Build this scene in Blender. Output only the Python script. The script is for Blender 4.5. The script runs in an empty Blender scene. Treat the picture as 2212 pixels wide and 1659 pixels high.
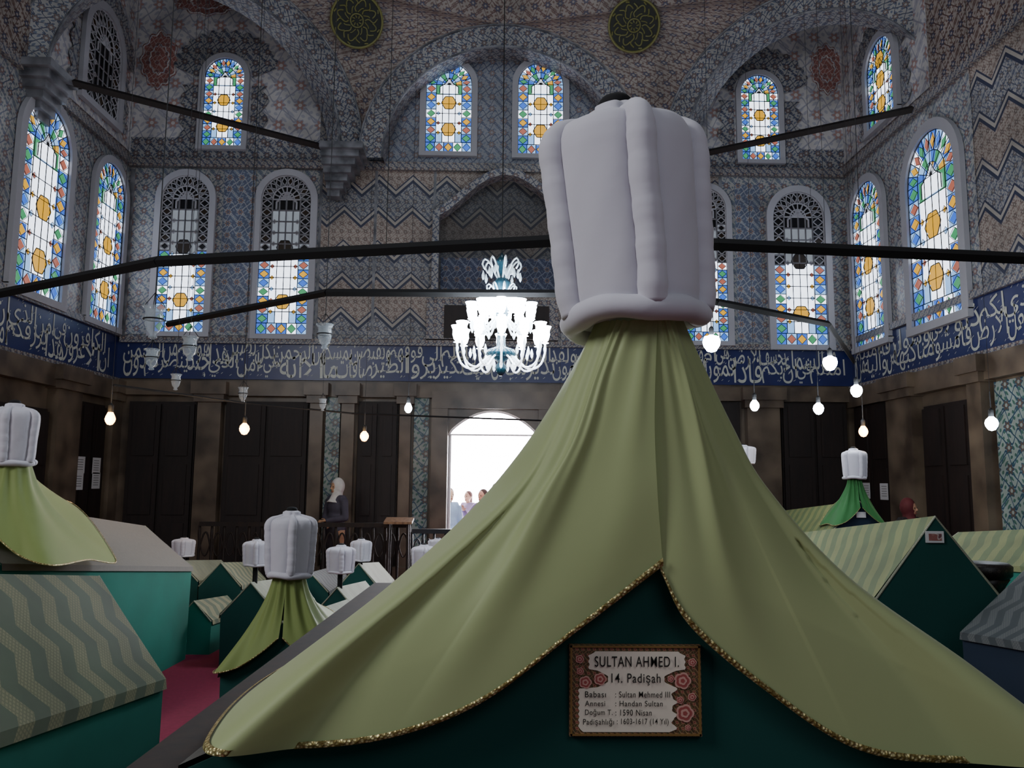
import bpy, bmesh, math, random
from mathutils import Vector, Matrix
random.seed(7)
SC = bpy.context.scene
C = SC.collection
PI = math.pi
V = Vector
# ------------------------------------------------------------------ camera model
F = 1750.0
CAM = V((0, 0, 1.62))
ROT = (Matrix.Rotation(math.radians(-1.2), 3, 'Z') @ Matrix.Rotation(PI/2 + math.radians(6.9), 3, 'X')
       @ Matrix.Rotation(math.radians(0.5), 3, 'Z'))
cd = bpy.data.cameras.new('camera'); co = bpy.data.objects.new('camera', cd); C.objects.link(co)
cd.sensor_width = 36; cd.lens = F/2212*36; cd.clip_start = 0.05
co.matrix_world = Matrix.Translation(CAM) @ ROT.to_4x4()
SC.camera = co
def ray(px, py): return ROT @ V(((px-1106)/F, -(py-829.5)/F, -1))
def at(px, py, y): d = ray(px, py); return CAM + d*(y/d.y)
def atX(px, py, x): d = ray(px, py); return CAM + d*(x/d.x)
def atZ(px, py, z): d = ray(px, py); return CAM + d*((z-CAM.z)/d.z)
def proj(p): v = ROT.transposed() @ (p-CAM); return 1106+F*v.x/-v.z, 829.5-F*v.y/-v.z
D = 13.0
XL = at(250, 780, D).x
XR = at(1843, 800, D).x
def on(w, px, py): return at(px, py, D) if w == 'back' else atX(px, py, XL if w == 'left' else XR)
# ------------------------------------------------------------------ mesh builder
ORG = {}
class MB:
    def __init__(s): s.v = []; s.f = []; s.mi = []; s.uv = []
    def add(s, p, uv=None): s.v.append(V(p)); s.uv.append(uv); return len(s.v)-1
    def face(s, idx, mi=0): s.f.append(tuple(idx)); s.mi.append(mi)
    def poly(s, pts, mi=0, uvs=None):
        s.face([s.add(p, uvs[i] if uvs else None) for i, p in enumerate(pts)], mi)
    def box(s, lo, hi, mi=0, top=None):
        x0, y0, z0 = lo; x1, y1, z1 = hi
        p = [(x0,y0,z0),(x1,y0,z0),(x1,y1,z0),(x0,y1,z0),(x0,y0,z1),(x1,y0,z1),(x1,y1,z1),(x0,y1,z1)]
        i = [s.add(q) for q in p]
        for q in ((0,3,2,1),(4,5,6,7),(0,1,5,4),(1,2,6,5),(2,3,7,6),(3,0,4,7)): s.face([i[k] for k in q], mi)
    def hexa(s, p, mi=0):   # 8 points: bottom ring of 4 then top ring of 4
        i = [s.add(q) for q in p]
        for q in ((0,3,2,1),(4,5,6,7),(0,1,5,4),(1,2,6,5),(2,3,7,6),(3,0,4,7)): s.face([i[k] for k in q], mi)
    def tube(s, pts, r, seg=8, mi=0, sq=1.0):
        pts = [V(p) for p in pts]; n = len(pts)
        if not isinstance(r, (list, tuple)): r = [r]*n
        rings = []; ref = None
        for k in range(n):
            t = (pts[min(k+1, n-1)] - pts[max(k-1, 0)]).normalized()
            if ref is None:
                ref = V((0, 0, 1)) if abs(t.z) < .9 else V((1, 0, 0))
            a = t.cross(ref)
            if a.length < 1e-5: a = t.cross(V((0, 1, 0)))
            a.normalize(); b = a.cross(t).normalized(); ref = b
            rings.append([s.add(pts[k] + a*math.cos(2*PI*j/seg)*r[k] + b*math.sin(2*PI*j/seg)*r[k]*sq) for j in range(seg)])
        for k in range(n-1):
            for j in range(seg):
                s.face((rings[k][j], rings[k][(j+1) % seg], rings[k+1][(j+1) % seg], rings[k+1][j]), mi)
        s.face(rings[0][::-1], mi); s.face(rings[-1], mi)
    def lathe(s, prof, c=(0,0,0), seg=16, mi=0, fn=None):
        c = V(c); rings = []
        for r, z in prof:
            row = []
            for j in range(seg):
                a = 2*PI*j/seg; rr = max(r, 1e-4)*(fn(a, z) if fn else 1)
                row.append(s.add(c + V((rr*math.cos(a), rr*math.sin(a), z))))
            rings.append(row)
        for k in range(len(rings)-1):
            for j in range(seg):
                s.face((rings[k][j], rings[k][(j+1) % seg], rings[k+1][(j+1) % seg], rings[k+1][j]), mi)
        s.face(rings[0][::-1], mi); s.face(rings[-1], mi)
    def ell(s, c, r, seg=14, rings=9, mi=0):
        c = V(c); R = []
        for k in range(rings+1):
            th = PI*k/rings; row = []
            for j in range(seg):
                a = 2*PI*j/seg; q = max(math.sin(th), 1e-3)
                row.append(s.add(c + V((r[0]*q*math.cos(a), r[1]*q*math.sin(a), -r[2]*math.cos(th)))))
            R.append(row)
        for k in range(rings):
            for j in range(seg):
                s.face((R[k][j], R[k][(j+1) % seg], R[k+1][(j+1) % seg], R[k+1][j]), mi)
        s.face(R[0][::-1], mi); s.face(R[-1], mi)
    def grid(s, rows, mi=0, uvs=None, wrap=False):
        ids = [[s.add(p, uvs[i][j] if uvs else None) for j, p in enumerate(r)] for i, r in enumerate(rows)]
        for i in range(len(rows)-1):
            n = len(rows[i])
            for j in range(n if wrap else n-1):
                s.face((ids[i][j], ids[i][(j+1) % n], ids[i+1][(j+1) % n], ids[i+1][j]), mi)
    def build(s, name, mats, parent=None, smooth=False, org=None):
        if not isinstance(mats, (list, tuple)): mats = [mats]
        if org is None: org = ORG.get(parent.name, V((0,0,0))) if parent else V((0,0,0))
        me = bpy.data.meshes.new(name)
        me.from_pydata([tuple(v-org) for v in s.v], [], s.f)
        for m in mats: me.materials.append(m)
        me.update()
        uvl = me.uv_layers.new(name='UVMap')
        for p in me.polygons:
            p.material_index = min(s.mi[p.index], len(mats)-1); p.use_smooth = smooth
            n = p.normal; ax = max(range(3), key=lambda k: abs(n[k]))
            for li in p.loop_indices:
                vi = me.loops[li].vertex_index; w = s.v[vi]
                uvl.data[li].uv = s.uv[vi] if s.uv[vi] is not None else ((w.y, w.z) if ax == 0 else (w.x, w.z) if ax == 1 else (w.x, w.y))
        o = bpy.data.objects.new(name, me); C.objects.link(o); o.parent = parent
        ORG[o.name] = org
        return o
def tag(o, label=None, cat=None, group=None, kind=None):
    if label: o['label'] = label
    if cat: o['category'] = cat
    if group: o['group'] = group
    if kind: o['kind'] = kind
    return o
def thing(name, label, cat, loc=(0,0,0), group=None):
    o = bpy.data.objects.new(name, None); o.empty_display_size = .1; C.objects.link(o); o.location = V(loc)
    ORG[o.name] = V(loc)
    return tag(o, label, cat, group)
def struct(name, mb, mats, smooth=False): return tag(mb.build(name, mats, None, smooth), kind='structure')
NT = [0]
def trim(mb, mats, smooth=False):
    NT[0] += 1; return struct('trim_%d' % NT[0], mb, mats, smooth)
def copy_tree(o, parent=None):
    c = o.copy(); C.objects.link(c)
    if parent: c.parent = parent
    for ch in list(o.children): copy_tree(ch, c)
    return c
# ------------------------------------------------------------------ materials
def hx(h):
    h = h.lstrip('#'); r = []
    for i in (0, 2, 4):
        c = int(h[i:i+2], 16)/255; r.append(c/12.92 if c <= .04045 else ((c+.055)/1.055)**2.4)
    return (r[0], r[1], r[2], 1)
class N:
    def __init__(s, name):
        s.m = bpy.data.materials.new(name); s.m.use_nodes = True; s.t = s.m.node_tree; s.b = s.t.nodes['Principled BSDF']
    def nd(s, typ, **kw):
        n = s.t.nodes.new(typ)
        for k, v in kw.items(): setattr(n, k, v)
        return n
    def put(s, sock, v):
        if isinstance(v, bpy.types.NodeSocket): s.t.links.new(v, sock)
        else: sock.default_value = v
    def M(s, op, a, b=0.0):
        n = s.nd('ShaderNodeMath', operation=op); s.put(n.inputs[0], a); s.put(n.inputs[1], b); return n.outputs[0]
    def mix(s, f, a, b, bt='MIX'):
        n = s.nd('ShaderNodeMix', data_type='RGBA', blend_type=bt)
        s.put(n.inputs[0], f); s.put(n.inputs[6], a); s.put(n.inputs[7], b); return n.outputs[2]
    def uv(s):
        n = s.nd('ShaderNodeUVMap'); q = s.nd('ShaderNodeSeparateXYZ'); s.t.links.new(n.outputs[0], q.inputs[0]); s.uvo = n.outputs[0]
        return q.outputs[0], q.outputs[1]
    def obj(s): return s.nd('ShaderNodeTexCoord').outputs['Object']
    def noise(s, scale, detail=3, vec=None):
        n = s.nd('ShaderNodeTexNoise'); n.inputs['Scale'].default_value = scale; n.inputs['Detail'].default_value = detail
        s.t.links.new(vec if vec is not None else s.obj(), n.inputs['Vector']); return n.outputs[0]
    def ramp(s, f, stops, interp='LINEAR'):
        n = s.nd('ShaderNodeValToRGB'); cr = n.color_ramp; cr.interpolation = interp
        while len(cr.elements) < len(stops): cr.elements.new(1)
        for e, (p, c) in zip(cr.elements, stops): e.position = p; e.color = c
        s.put(n.inputs[0], f); return n.outputs[0]
    def bump(s, h, strength=.3, dist=.01):
        n = s.nd('ShaderNodeBump'); n.inputs['Strength'].default_value = strength; n.inputs['Distance'].default_value = dist
        s.t.links.new(h, n.inputs['Height']); s.t.links.new(n.outputs[0], s.b.inputs['Normal'])
    def fin(s, col, rough=.6, metal=0):
        s.put(s.b.inputs['Base Color'], col); s.put(s.b.inputs['Roughness'], rough); s.b.inputs['Metallic'].default_value = metal; return s.m
def dim(c, k): return (c[0]*k, c[1]*k, c[2]*k, 1)
def plain(name, h, rough=.6, metal=0, var=.25, scale=6, sheen=0, bmp=0, bs=8, trans=0):
    n = N(name); c = hx(h); f = n.noise(scale, 4)
    col = n.mix(f, dim(c, 1-var), dim(c, 1+var))
    if sheen: n.b.inputs['Sheen Weight'].default_value = sheen
    if bmp: n.bump(n.noise(scale*bs, 3), bmp, .004)
    if trans:       # thin cloth: some light passes through
        tr = n.nd('ShaderNodeBsdfTranslucent'); n.t.links.new(col, tr.inputs[0]); mx = n.nd('ShaderNodeMixShader'); mx.inputs[0].default_value = trans
        n.t.links.new(n.b.outputs[0], mx.inputs[1]); n.t.links.new(tr.outputs[0], mx.inputs[2])
        n.t.links.new(mx.outputs[0], n.t.nodes['Material Output'].inputs[0])
    return n.fin(col, rough, metal)
def emis(name, h, st, base=None, var=.15):
    n = N(name); c = hx(h); f = n.noise(9, 3); col = n.mix(f, dim(c, 1-var), dim(c, 1+var))
    n.put(n.b.inputs['Emission Color'], col); n.b.inputs['Emission Strength'].default_value = st
    return n.fin(hx(base or h), .35)
def flor(n, u, v, k, base, vine, flower, leaf):
    U = n.M('MULTIPLY', u, k); W = n.M('MULTIPLY', v, k)
    s1 = n.M('ABSOLUTE', n.M('SINE', n.M('ADD', U, n.M('MULTIPLY', n.M('SINE', W), 1.3))))
    s2 = n.M('ABSOLUTE', n.M('SINE', n.M('ADD', n.M('MULTIPLY', W, 1.0), n.M('MULTIPLY', n.M('SINE', n.M('MULTIPLY', U, 2)), 1.1))))
    vn = n.M('LESS_THAN', n.M('MINIMUM', s1, s2), .17)
    l1 = n.M('SINE', n.M('ADD', n.M('MULTIPLY', U, 4), n.M('MULTIPLY', n.M('SINE', W), 2.5)))
    l2 = n.M('SINE', n.M('ADD', n.M('MULTIPLY', W, 4), n.M('MULTIPLY', n.M('SINE', U), 2.5)))
    lf = n.M('GREATER_THAN', n.M('MULTIPLY', l1, l2), .42)
    fx = n.M('SUBTRACT', n.M('FRACT', n.M('DIVIDE', U, PI)), .5); fy = n.M('SUBTRACT', n.M('FRACT', n.M('DIVIDE', W, PI)), .5)
    r = n.M('SQRT', n.M('ADD', n.M('MULTIPLY', fx, fx), n.M('MULTIPLY', fy, fy)))
    th = n.M('ARCTAN2', fy, fx)
    pet = n.M('ADD', n.M('MULTIPLY', n.M('COSINE', n.M('MULTIPLY', th, 6)), .06), .2)
    c = n.mix(lf, base, leaf); c = n.mix(vn, c, vine)
    c = n.mix(n.M('LESS_THAN', r, n.M('ADD', pet, .06)), c, vine)
    c = n.mix(n.M('LESS_THAN', r, pet), c, flower)
    c = n.mix(n.M('LESS_THAN', r, .09), c, base)
    return c
def age(n, c, lo=.65, hi=1.15, sc=1.7):
    f = n.noise(sc, 6); g = n.ramp(f, [(.3, (lo, lo, lo, 1)), (.7, (hi, hi, hi, 1))])
    return n.mix(1.0, c, g, 'MULTIPLY')
def floral(name, base, vine, flower, leaf, k=9.5, rough=.45):
    n = N(name); u, v = n.uv()
    return n.fin(age(n, flor(n, u, v, k, hx(base), hx(vine), hx(flower), hx(leaf))), rough)
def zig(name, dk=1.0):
    n = N(name); u, v = n.uv()
    tri = n.M('ABSOLUTE', n.M('SUBTRACT', n.M('FRACT', n.M('DIVIDE', u, .56)), .5))
    t = n.M('FRACT', n.M('DIVIDE', n.M('ADD', v, n.M('MULTIPLY', tri, .52)), 1.12))
    a = flor(n, u, v, 24, hx('a69e94'), hx('86736a'), hx('645854'), hx('807068'))
    b = flor(n, u, v, 22, hx('9a9996'), hx('404862'), hx('6c625c'), hx('606a7e'))
    nv_ = hx('30364e'); cr_ = hx('a8a298'); tc_ = hx('a0928a')
    col = n.ramp(t, [(0, tc_), (.36, nv_), (.41, cr_), (.46, nv_), (.49, hx('9a9996')), (.83, nv_), (.88, cr_), (.93, nv_), (.96, tc_)], 'CONSTANT')
    inA = n.M('MAXIMUM', n.M('LESS_THAN', t, .36), n.M('GREATER_THAN', t, .96))
    inB = n.M('MULTIPLY', n.M('GREATER_THAN', t, .49), n.M('LESS_THAN', t, .83))
    col = n.mix(n.M('MULTIPLY', inA, .95), col, a); col = n.mix(n.M('MULTIPLY', inB, .95), col, b)
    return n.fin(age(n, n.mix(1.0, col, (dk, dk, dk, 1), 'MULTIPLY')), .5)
def marble(name, h1, h2, sc=2.5):
    n = N(name); f = n.noise(sc, 8); f2 = n.noise(sc*4, 4)
    c = n.ramp(f, [(.35, hx(h1)), (.65, hx(h2))]); c = n.mix(n.M('MULTIPLY', f2, .4), c, dim(hx(h1), .5))
    return n.fin(c, .35)
def wood(name, h1, h2, rough=.6):
    n = N(name); mp = n.nd('ShaderNodeMapping'); n.t.links.new(n.obj(), mp.inputs[0]); mp.inputs['Scale'].default_value = (14, 14, 1.3)
    f = n.noise(1.5, 5, mp.outputs[0]); return n.fin(n.ramp(f, [(.3, hx(h1)), (.7, hx(h2))]), rough)
def cover(name, ca, cb, cc, per=.17, amp=.14, slant=0.0):
    n = N(name); u, v = n.uv()
    tri = n.M('ABSOLUTE', n.M('SUBTRACT', n.M('FRACT', n.M('DIVIDE', v, .2)), .5))
    uu = n.M('ADD', u, n.M('MULTIPLY', v, slant))
    t = n.M('FRACT', n.M('DIVIDE', n.M('ADD', uu, n.M('MULTIPLY', tri, amp)), per))
    w1 = n.M('LESS_THAN', n.M('FRACT', n.M('MULTIPLY', n.M('ADD', u, v), 55)), .4)
    w2 = n.M('LESS_THAN', n.M('FRACT', n.M('MULTIPLY', n.M('SUBTRACT', u, v), 45)), .35)
    lat = n.M('MAXIMUM', w1, w2)
    c = n.mix(n.M('LESS_THAN', t, .5), hx(ca), n.mix(n.M('MULTIPLY', lat, .75), hx(cb), hx(cc)))
    n.bump(lat, .15, .003)
    return n.fin(age(n, c, .75, 1.1, 3), .8)
m_cream = floral('painted_cream_arabesque', '9c9892', '484e66', '786258', '6e727c', 15)
m_bluefl = floral('painted_grey_blue_arabesque', 'a09f9c', '3a415a', '78655e', '5e677c', 16)
m_red = floral('painted_brick_arabesque', '9a928a', '624a46', '464c64', '746058', 15)
m_navyfl = floral('navy_floral_tile', '626a80', 'a8aaac', '866e66', '828e9c', 16, .3)
m_lun = floral('lunette_arabesque', '8a8d94', '464e68', '84706a', '6e778a', 15, .4)
m_tile = floral('iznik_floral_tile', 'a8a7a3', '5c647c', '866a60', '707e86', 16, .3)
m_strip = floral('narrow_floral_border', '98928a', '343c58', '705a50', '5a6274', 24, .4)
m_dtile = floral('teal_floral_tile_strip', '8a9690', '2c4c62', '5e5048', '42685f', 13, .3)
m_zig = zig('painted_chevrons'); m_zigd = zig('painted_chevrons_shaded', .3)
m_plaster = floral('tympanum_arabesque', 'c8c6c4', '9c9ca8', 'a8867e', 'acacb6', 9, .8)
m_medal = floral('red_medallion_paint', '96605a', 'bcaca6', '704a4c', 'a4766e', 20)
m_marble = marble('brown_marble', '463b31', '7a6b59'); m_grey = marble('grey_marble', '4e5056', '94969c', 5)
m_dwood = wood('dark_door_wood', '140c09', '241712'); m_wood = wood('walnut_wood', '120a07', '26180f', .75)
m_blackwood = wood('blackened_wood', '0c0908', '1a1310')
m_navy = plain('navy_tile', '1b2458', .3, 0, .35, 5); m_script = plain('cream_script_glaze', 'bcbeb2', .35, 0, .2, 8)
m_teal = plain('teal_broadcloth', '06705f', .9, 0, .22, 3); m_dteal = plain('dark_teal_broadcloth', '053f39', .9, 0, .2, 3)
m_navycl = plain('navy_and_shaded_broadcloth', '0a2034', .9, 0, .2, 3)  # navy on one tomb; on the lower right one, shade put into the colour
m_cloth = plain('sage_green_drape', 'a9b47e', .6, 0, .05, 3, .15, .04, 8, .22)
m_cloth2 = plain('olive_green_drape', '84944f', .65, 0, .08, 3, .15, 0, 8, .15)
m_bright = plain('vivid_green_drape', '1c6224', .7, 0, .1, 3, .1)
m_turb = plain('white_padded_cotton', 'c8c5ce', .9, 0, .05, 5, .2, .22, 5)
m_black = plain('black_iron', '0a0a0c', .85, 0, .2, 8)
m_wire = plain('thin_dark_wire', '2a2a2c', .9, 0, .2, 8)
m_finial = plain('black_cloth', '0a0a0c', .9, 0, .2, 8)
m_carpet = plain('crimson_carpet', '7a1638', .95, 0, .25, 30)
m_white = plain('white_plaster', 'a8a8ae', .7, 0, .08, 4); m_paper = plain('paper', 'c6c6c6', .7, 0, .05, 4)
m_cov1 = cover('olive_zigzag_brocade', '5a6650', '8c8a68', '6e7256'); m_cov2 = cover('gold_green_brocade', '586640', '787c4c', '6a7244', .16, .03, .45)
m_cov3 = cover('grey_brocade', '383e40', '5c5f5c', '464c4e', .12); m_cov4 = cover('pale_brocade', '8c907e', 'a0a08a', '7e866e', .1)
m_covg = plain('greyish_beige_cover', '747069', .85, 0, .12, 40, 0, .2); m_covm = plain('grey_speckled_cover', '4c4a46', .9, 0, .35, 60, 0, .2)
n = N('gold_braid'); vv = n.nd('ShaderNodeTexVoronoi'); vv.inputs['Scale'].default_value = 130; n.t.links.new(n.obj(), vv.inputs[0])
c_ = n.ramp(vv.outputs[0], [(.1, hx('d9cf98')), (.6, hx('7a6a38'))]); n.bump(vv.outputs[0], .8, .004); m_gold = n.fin(c_, .35, .5)
G_ = {'white': emis('glass_white', 'e6efff', 3.0), 'blue': emis('glass_blue', '3a6cd6', 1.3, '102040'), 'green': emis('glass_green', '46a46c', 1.0, '0c3018'),  # daylight behind the panes is put in as emission
      'amber': emis('glass_amber', 'e8ac28', 1.2, '40300a'), 'red': emis('glass_rose', 'c0705c', .9, '301010'), 'sky': emis('glass_sky', '8abaf0', 1.6, '203050'),
      'grey': emis('glass_grey', '949ca6', .7, '303438'), 'dark': plain('glass_unlit', '0c0d11', .3), 'brown': emis('glass_brown', '2a1c08', .2, '181008')}  # grey, dark and brown: dimmed copies for panes without daylight
GK = list(G_); GM = [G_[k] for k in GK]
m_lead = plain('dark_lead', '15161c', .6)
m_glow = emis('cool_bulb_glow', 'e0f0ff', 50, 'ffffff', .02); m_warm = emis('warm_bulb_glow', 'ffb45a', 25, 'ffffff', .02)
n = N('clear_lamp_glass'); n.b.inputs['Alpha'].default_value = .38; n.b.inputs['Emission Color'].default_value = hx('9fb0c0'); n.b.inputs['Emission Strength'].default_value = .05  # faint glow put into the glass, the lanterns are unlit
m_glass = n.fin(n.mix(n.noise(8), hx('98a2aa'), hx('c8d0d4')), .08)
n = N('chandelier_crystal'); n.b.inputs['Transmission Weight'].default_value = .3; n.b.inputs['Emission Color'].default_value = hx('f2f7ff'); n.b.inputs['Emission Strength'].default_value = 2.2  # brightness put in as emission, only the cups are lamps
m_cryst = n.fin(n.mix(n.noise(20), hx('b0c4cc'), hx('eef6fa')), .08)
n = N('clear_crystal'); n.b.inputs['Transmission Weight'].default_value = .5; n.b.inputs['Emission Color'].default_value = hx('e4f0fa'); n.b.inputs['Emission Strength'].default_value = .35  # weak glow put into the crystal, it is no lamp
m_clear = n.fin(n.mix(n.noise(30), hx('8fa8b4'), hx('e8f2f6')), .05)
m_tealg = plain('teal_cut_glass', '1e3c48', .1, 0, .6, 40)
m_cup = emis('lit_glass_cup', 'e6f2ff', 38, 'ffffff', .25)

# ------------------------------------------------------------------ the room
ld, rd, td = at(965, 1100, D).x, at(1161, 1100, D).x, at(1062, 888, D).z
zb0 = at(1050, 826, D).z; zb1 = at(1050, 738, D).z
mb = MB()
def q(x0, z0, x1, z1, mi, y=D): mb.poly([(x0, y, z0), (x1, y, z0), (x1, y, z1), (x0, y, z1)], mi)
q(XL, 0, ld, zb0, 0); q(rd, 0, XR, zb0, 0); q(ld, td, rd, zb0, 0); q(XL, zb0, XR, 11, 1)
struct('wall_back', mb, [m_marble, m_cream])
for nm, X in (('wall_left', XL), ('wall_right', XR)):
    mb = MB()
    mb.poly([(X, -3, 0), (X, D, 0), (X, D, zb0), (X, -3, zb0)], 0)
    mb.poly([(X, -3, zb0), (X, D, zb0), (X, D, 11), (X, -3, 11)], 1)
    struct(nm, mb, [m_marble, m_red])
mb = MB(); mb.poly([(XL, -3, 0), (XR, -3, 0), (XR, D, 0), (XL, D, 0)]); struct('floor', mb, m_carpet)
mb = MB(); mb.poly([(XL, -3, 11), (XL, D, 11), (XR, D, 11), (XR, -3, 11)]); struct('ceiling', mb, m_cream)
# flat wall zones, measured on the wall
def zone(w, l, t, r, b, mat, off=.012, depth=0):
    mb = MB(); pl, pr = on(w, l, (t+b)/2), on(w, r, (t+b)/2); zt, zb = on(w, (l+r)/2, t).z, on(w, (l+r)/2, b).z
    if w == 'back': a0, a1 = pl.x, pr.x; mb.box((a0, D-off-depth, zb), (a1, D-.001, zt))
    elif w == 'left': a0, a1 = sorted((pl.y, pr.y)); mb.box((XL+.001, a0, zb), (XL+off+depth, a1, zt))
    else: a0, a1 = sorted((pl.y, pr.y)); mb.box((XR-off-depth, a0, zb), (XR-.001, a1, zt))
    return trim(mb, mat)
zone('back', 275, 366, 690, 724, m_tile); zone('back', 1560, 385, 1845, 745, m_tile)
zone('back', 690, 366, 1560, 728, m_zig, .014)
zone('back', 478, 368, 545, 715, m_navyfl, .02); zone('back', 1590, 400, 1645, 740, m_navyfl, .02)
zone('back', 282, 0-120, 700, 300, m_plaster, .012); zone('back', 1480, 0-120, 1850, 325, m_plaster, .012)
zone('back', 282, 300, 700, 345, m_bluefl, .016); zone('back', 1480, 322, 1850, 366, m_bluefl, .016)
for t, b, dp in ((345, 362, .06), (726, 738, .05), (824, 832, .05)):
    zone('back', 262, t+12, 1848, b+12, m_strip, .03, dp)
for a, b in ((272, 282), (686, 692), (806, 812), (934, 940), (1555, 1562)): zone('back', a, 366, b, 726, m_grey, .02)
zone('back', 262, 832, 1848, 862, m_marble, .06, .06)
# side walls
def sidebox(X, sgn, y0, y1, z0, z1, th, mat):
    mb = MB(); a, b = sorted((X+sgn*.001, X+sgn*th)); mb.box((a, y0, z0), (b, y1, z1)); return trim(mb, mat)
zc0, zc1 = at(480, 362, D).z, at(480, 345, D).z
for X, s in ((XL, 1), (XR, -1)):
    sidebox(X, s, -3, D, zc0, zc1, .08, m_strip)
    sidebox(X, s, -3, D, zb0-.06, zb0, .09, m_strip); sidebox(X, s, -3, D, zb1, zb1+.1, .08, m_strip)
    sidebox(X, s, -3, D, zb0-.36, zb0-.06, .14, m_marble)
    sidebox(X, s, -3, D, zb1+.1, zc0, .012, m_tile)
    sidebox(X, s, 10.3, D, zc1+.1, 11, .012, m_plaster)
    sidebox(X, s, -3, 9.4, zb1+.1, zc0, .016, m_zig)
# inscription band
mb = MB(); mb.box((XL, D-.03, zb0), (XR, D-.001, zb1)); trim(mb, m_navy)
sidebox(XL, 1, -3, D-.03, zb0, zb1, .03, m_navy); sidebox(XR, -1, -3, D-.03, zb0, zb1, .03, m_navy)
AR = {'ا':(0xFE8D,2),'ب':(0xFE8F,4),'ت':(0xFE95,4),'ث':(0xFE99,4),'ج':(0xFE9D,4),'ح':(0xFEA1,4),'خ':(0xFEA5,4),'د':(0xFEA9,2),'ذ':(0xFEAB,2),
      'ر':(0xFEAD,2),'ز':(0xFEAF,2),'س':(0xFEB1,4),'ش':(0xFEB5,4),'ص':(0xFEB9,4),'ض':(0xFEBD,4),'ط':(0xFEC1,4),'ع':(0xFEC9,4),'غ':(0xFECD,4),
      'ف':(0xFED1,4),'ق':(0xFED5,4),'ك':(0xFED9,4),'ل':(0xFEDD,4),'م':(0xFEE1,4),'ن':(0xFEE5,4),'ه':(0xFEE9,4),'و':(0xFEED,2),'ى':(0xFEEF,2),
      'ي':(0xFEF1,4),'ء':(0xFE80,1)}
def shape(word):
    out = []; i = 0; prev = False
    while i < len(word):
        ch = word[i]
        if ch == 'ل' and i+1 < len(word) and word[i+1] == 'ا':
            out.append(chr(0xFEFC if prev else 0xFEFB)); prev = False; i += 2; continue
        base, nf = AR[ch]; nxt = i+1 < len(word) and AR[word[i+1]][1] > 1 and nf == 4
        if nf == 1: f = 0; prev = False
        else:
            f = (3 if nxt else 1) if prev else (2 if nxt else 0)
            prev = nf == 4
        out.append(chr(base+f)); i += 1
    return ''.join(reversed(out))
def text_raw(s, bold=0):
    cu = bpy.data.curves.new('lettering', 'FONT'); cu.body = s; cu.offset = bold; o = bpy.data.objects.new('lettering', cu); C.objects.link(o)
    if ord(s[0]) < 1000: cu.space_character = 1.12
    bpy.context.view_layer.update(); dg = bpy.context.evaluated_depsgraph_get(); e = o.evaluated_get(dg); me = e.to_mesh()
    vs = [V(v.co) for v in me.vertices]; fs = [tuple(p.vertices) for p in me.polygons]; e.to_mesh_clear()
    bpy.data.objects.remove(o); bpy.data.curves.remove(cu)
    return vs, fs
def put_text(mb, s, x0, x1, y0, y1, f3, mi=0, bold=0):
    vs, fs = text_raw(s, bold)
    if not vs: return
    ax, bx = min(v.x for v in vs), max(v.x for v in vs); ay, by = min(v.y for v in vs), max(v.y for v in vs)
    sx = (x1-x0)/max(bx-ax, 1e-6); sy = (y1-y0)/max(by-ay, 1e-6)
    ids = [mb.add(f3(x0+(v.x-ax)*sx, y0+(v.y-ay)*sy)) for v in vs]
    for p in fs: mb.face([ids[k] for k in p], mi)
def script(words, length, f3):
    mb = MB(); h = zb1-zb0; rs = random.Random(3)
    up, lo = words[1::2], words[0::2]
    for row, z0, z1, off in ((lo, .05, .66, 0), (up, .36, .96, .14)):
        tot = sum(len(w)+.1 for w in row); x = length-off
        for w in row:
            wd = len(w)/tot*(length-off)*1.05
            put_text(mb, shape(w), x-wd, x, h*z0, h*z1, f3, 0, .002)
            x -= (len(w)+.1)/tot*(length-off)
    for k in range(int(length*26)):      # vowel strokes between the letters
        a, b = rs.uniform(.05, length-.1), h*rs.choice((.1, .3, .5, .66, .8, .93))+rs.uniform(-.02, .02)
        l_ = rs.uniform(.02, .04); mb.poly([f3(a, b), f3(a+l_, b+.022), f3(a+l_, b+.03), f3(a, b+.008)])
    return mb
TX = 'امنتم من في السماء ان يخسف بكم الارض فاذا هي تمور ام امنتم من في السماء ان يرسل عليكم حاصبا فستعلمون كيف نذير ولقد كذب الذين من قبلهم فكيف كان نكير اولم يروا الى الطير فوقهم صافات ويقبضن ما يمسكهن الا الرحمن انه بكل شيء بصير امن هذا الذي هو جند لكم ينصركم من دون الرحمن'.split()
trim(script(TX, XR-XL-.3, lambda a, b: V((XL+.15+a, D-.034, zb0+b))), m_script)
TL = 'ان الكافرون الا في غرور امن هذا الذي يرزقكم ان امسك رزقه بل لجوا في عتو ونفور'.split()
trim(script(TL, 4.6, lambda a, b: V((XL+.034, D-4.9+a, zb0+b))), m_script)
TR = 'هو الذي جعل لكم الارض ذلولا فامشوا في مناكبها وكلوا من رزقه واليه امنتم من'.split()
trim(script(TR, 4.6, lambda a, b: V((XR-.034, D-.2-a, zb0+b))), m_script)
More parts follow.
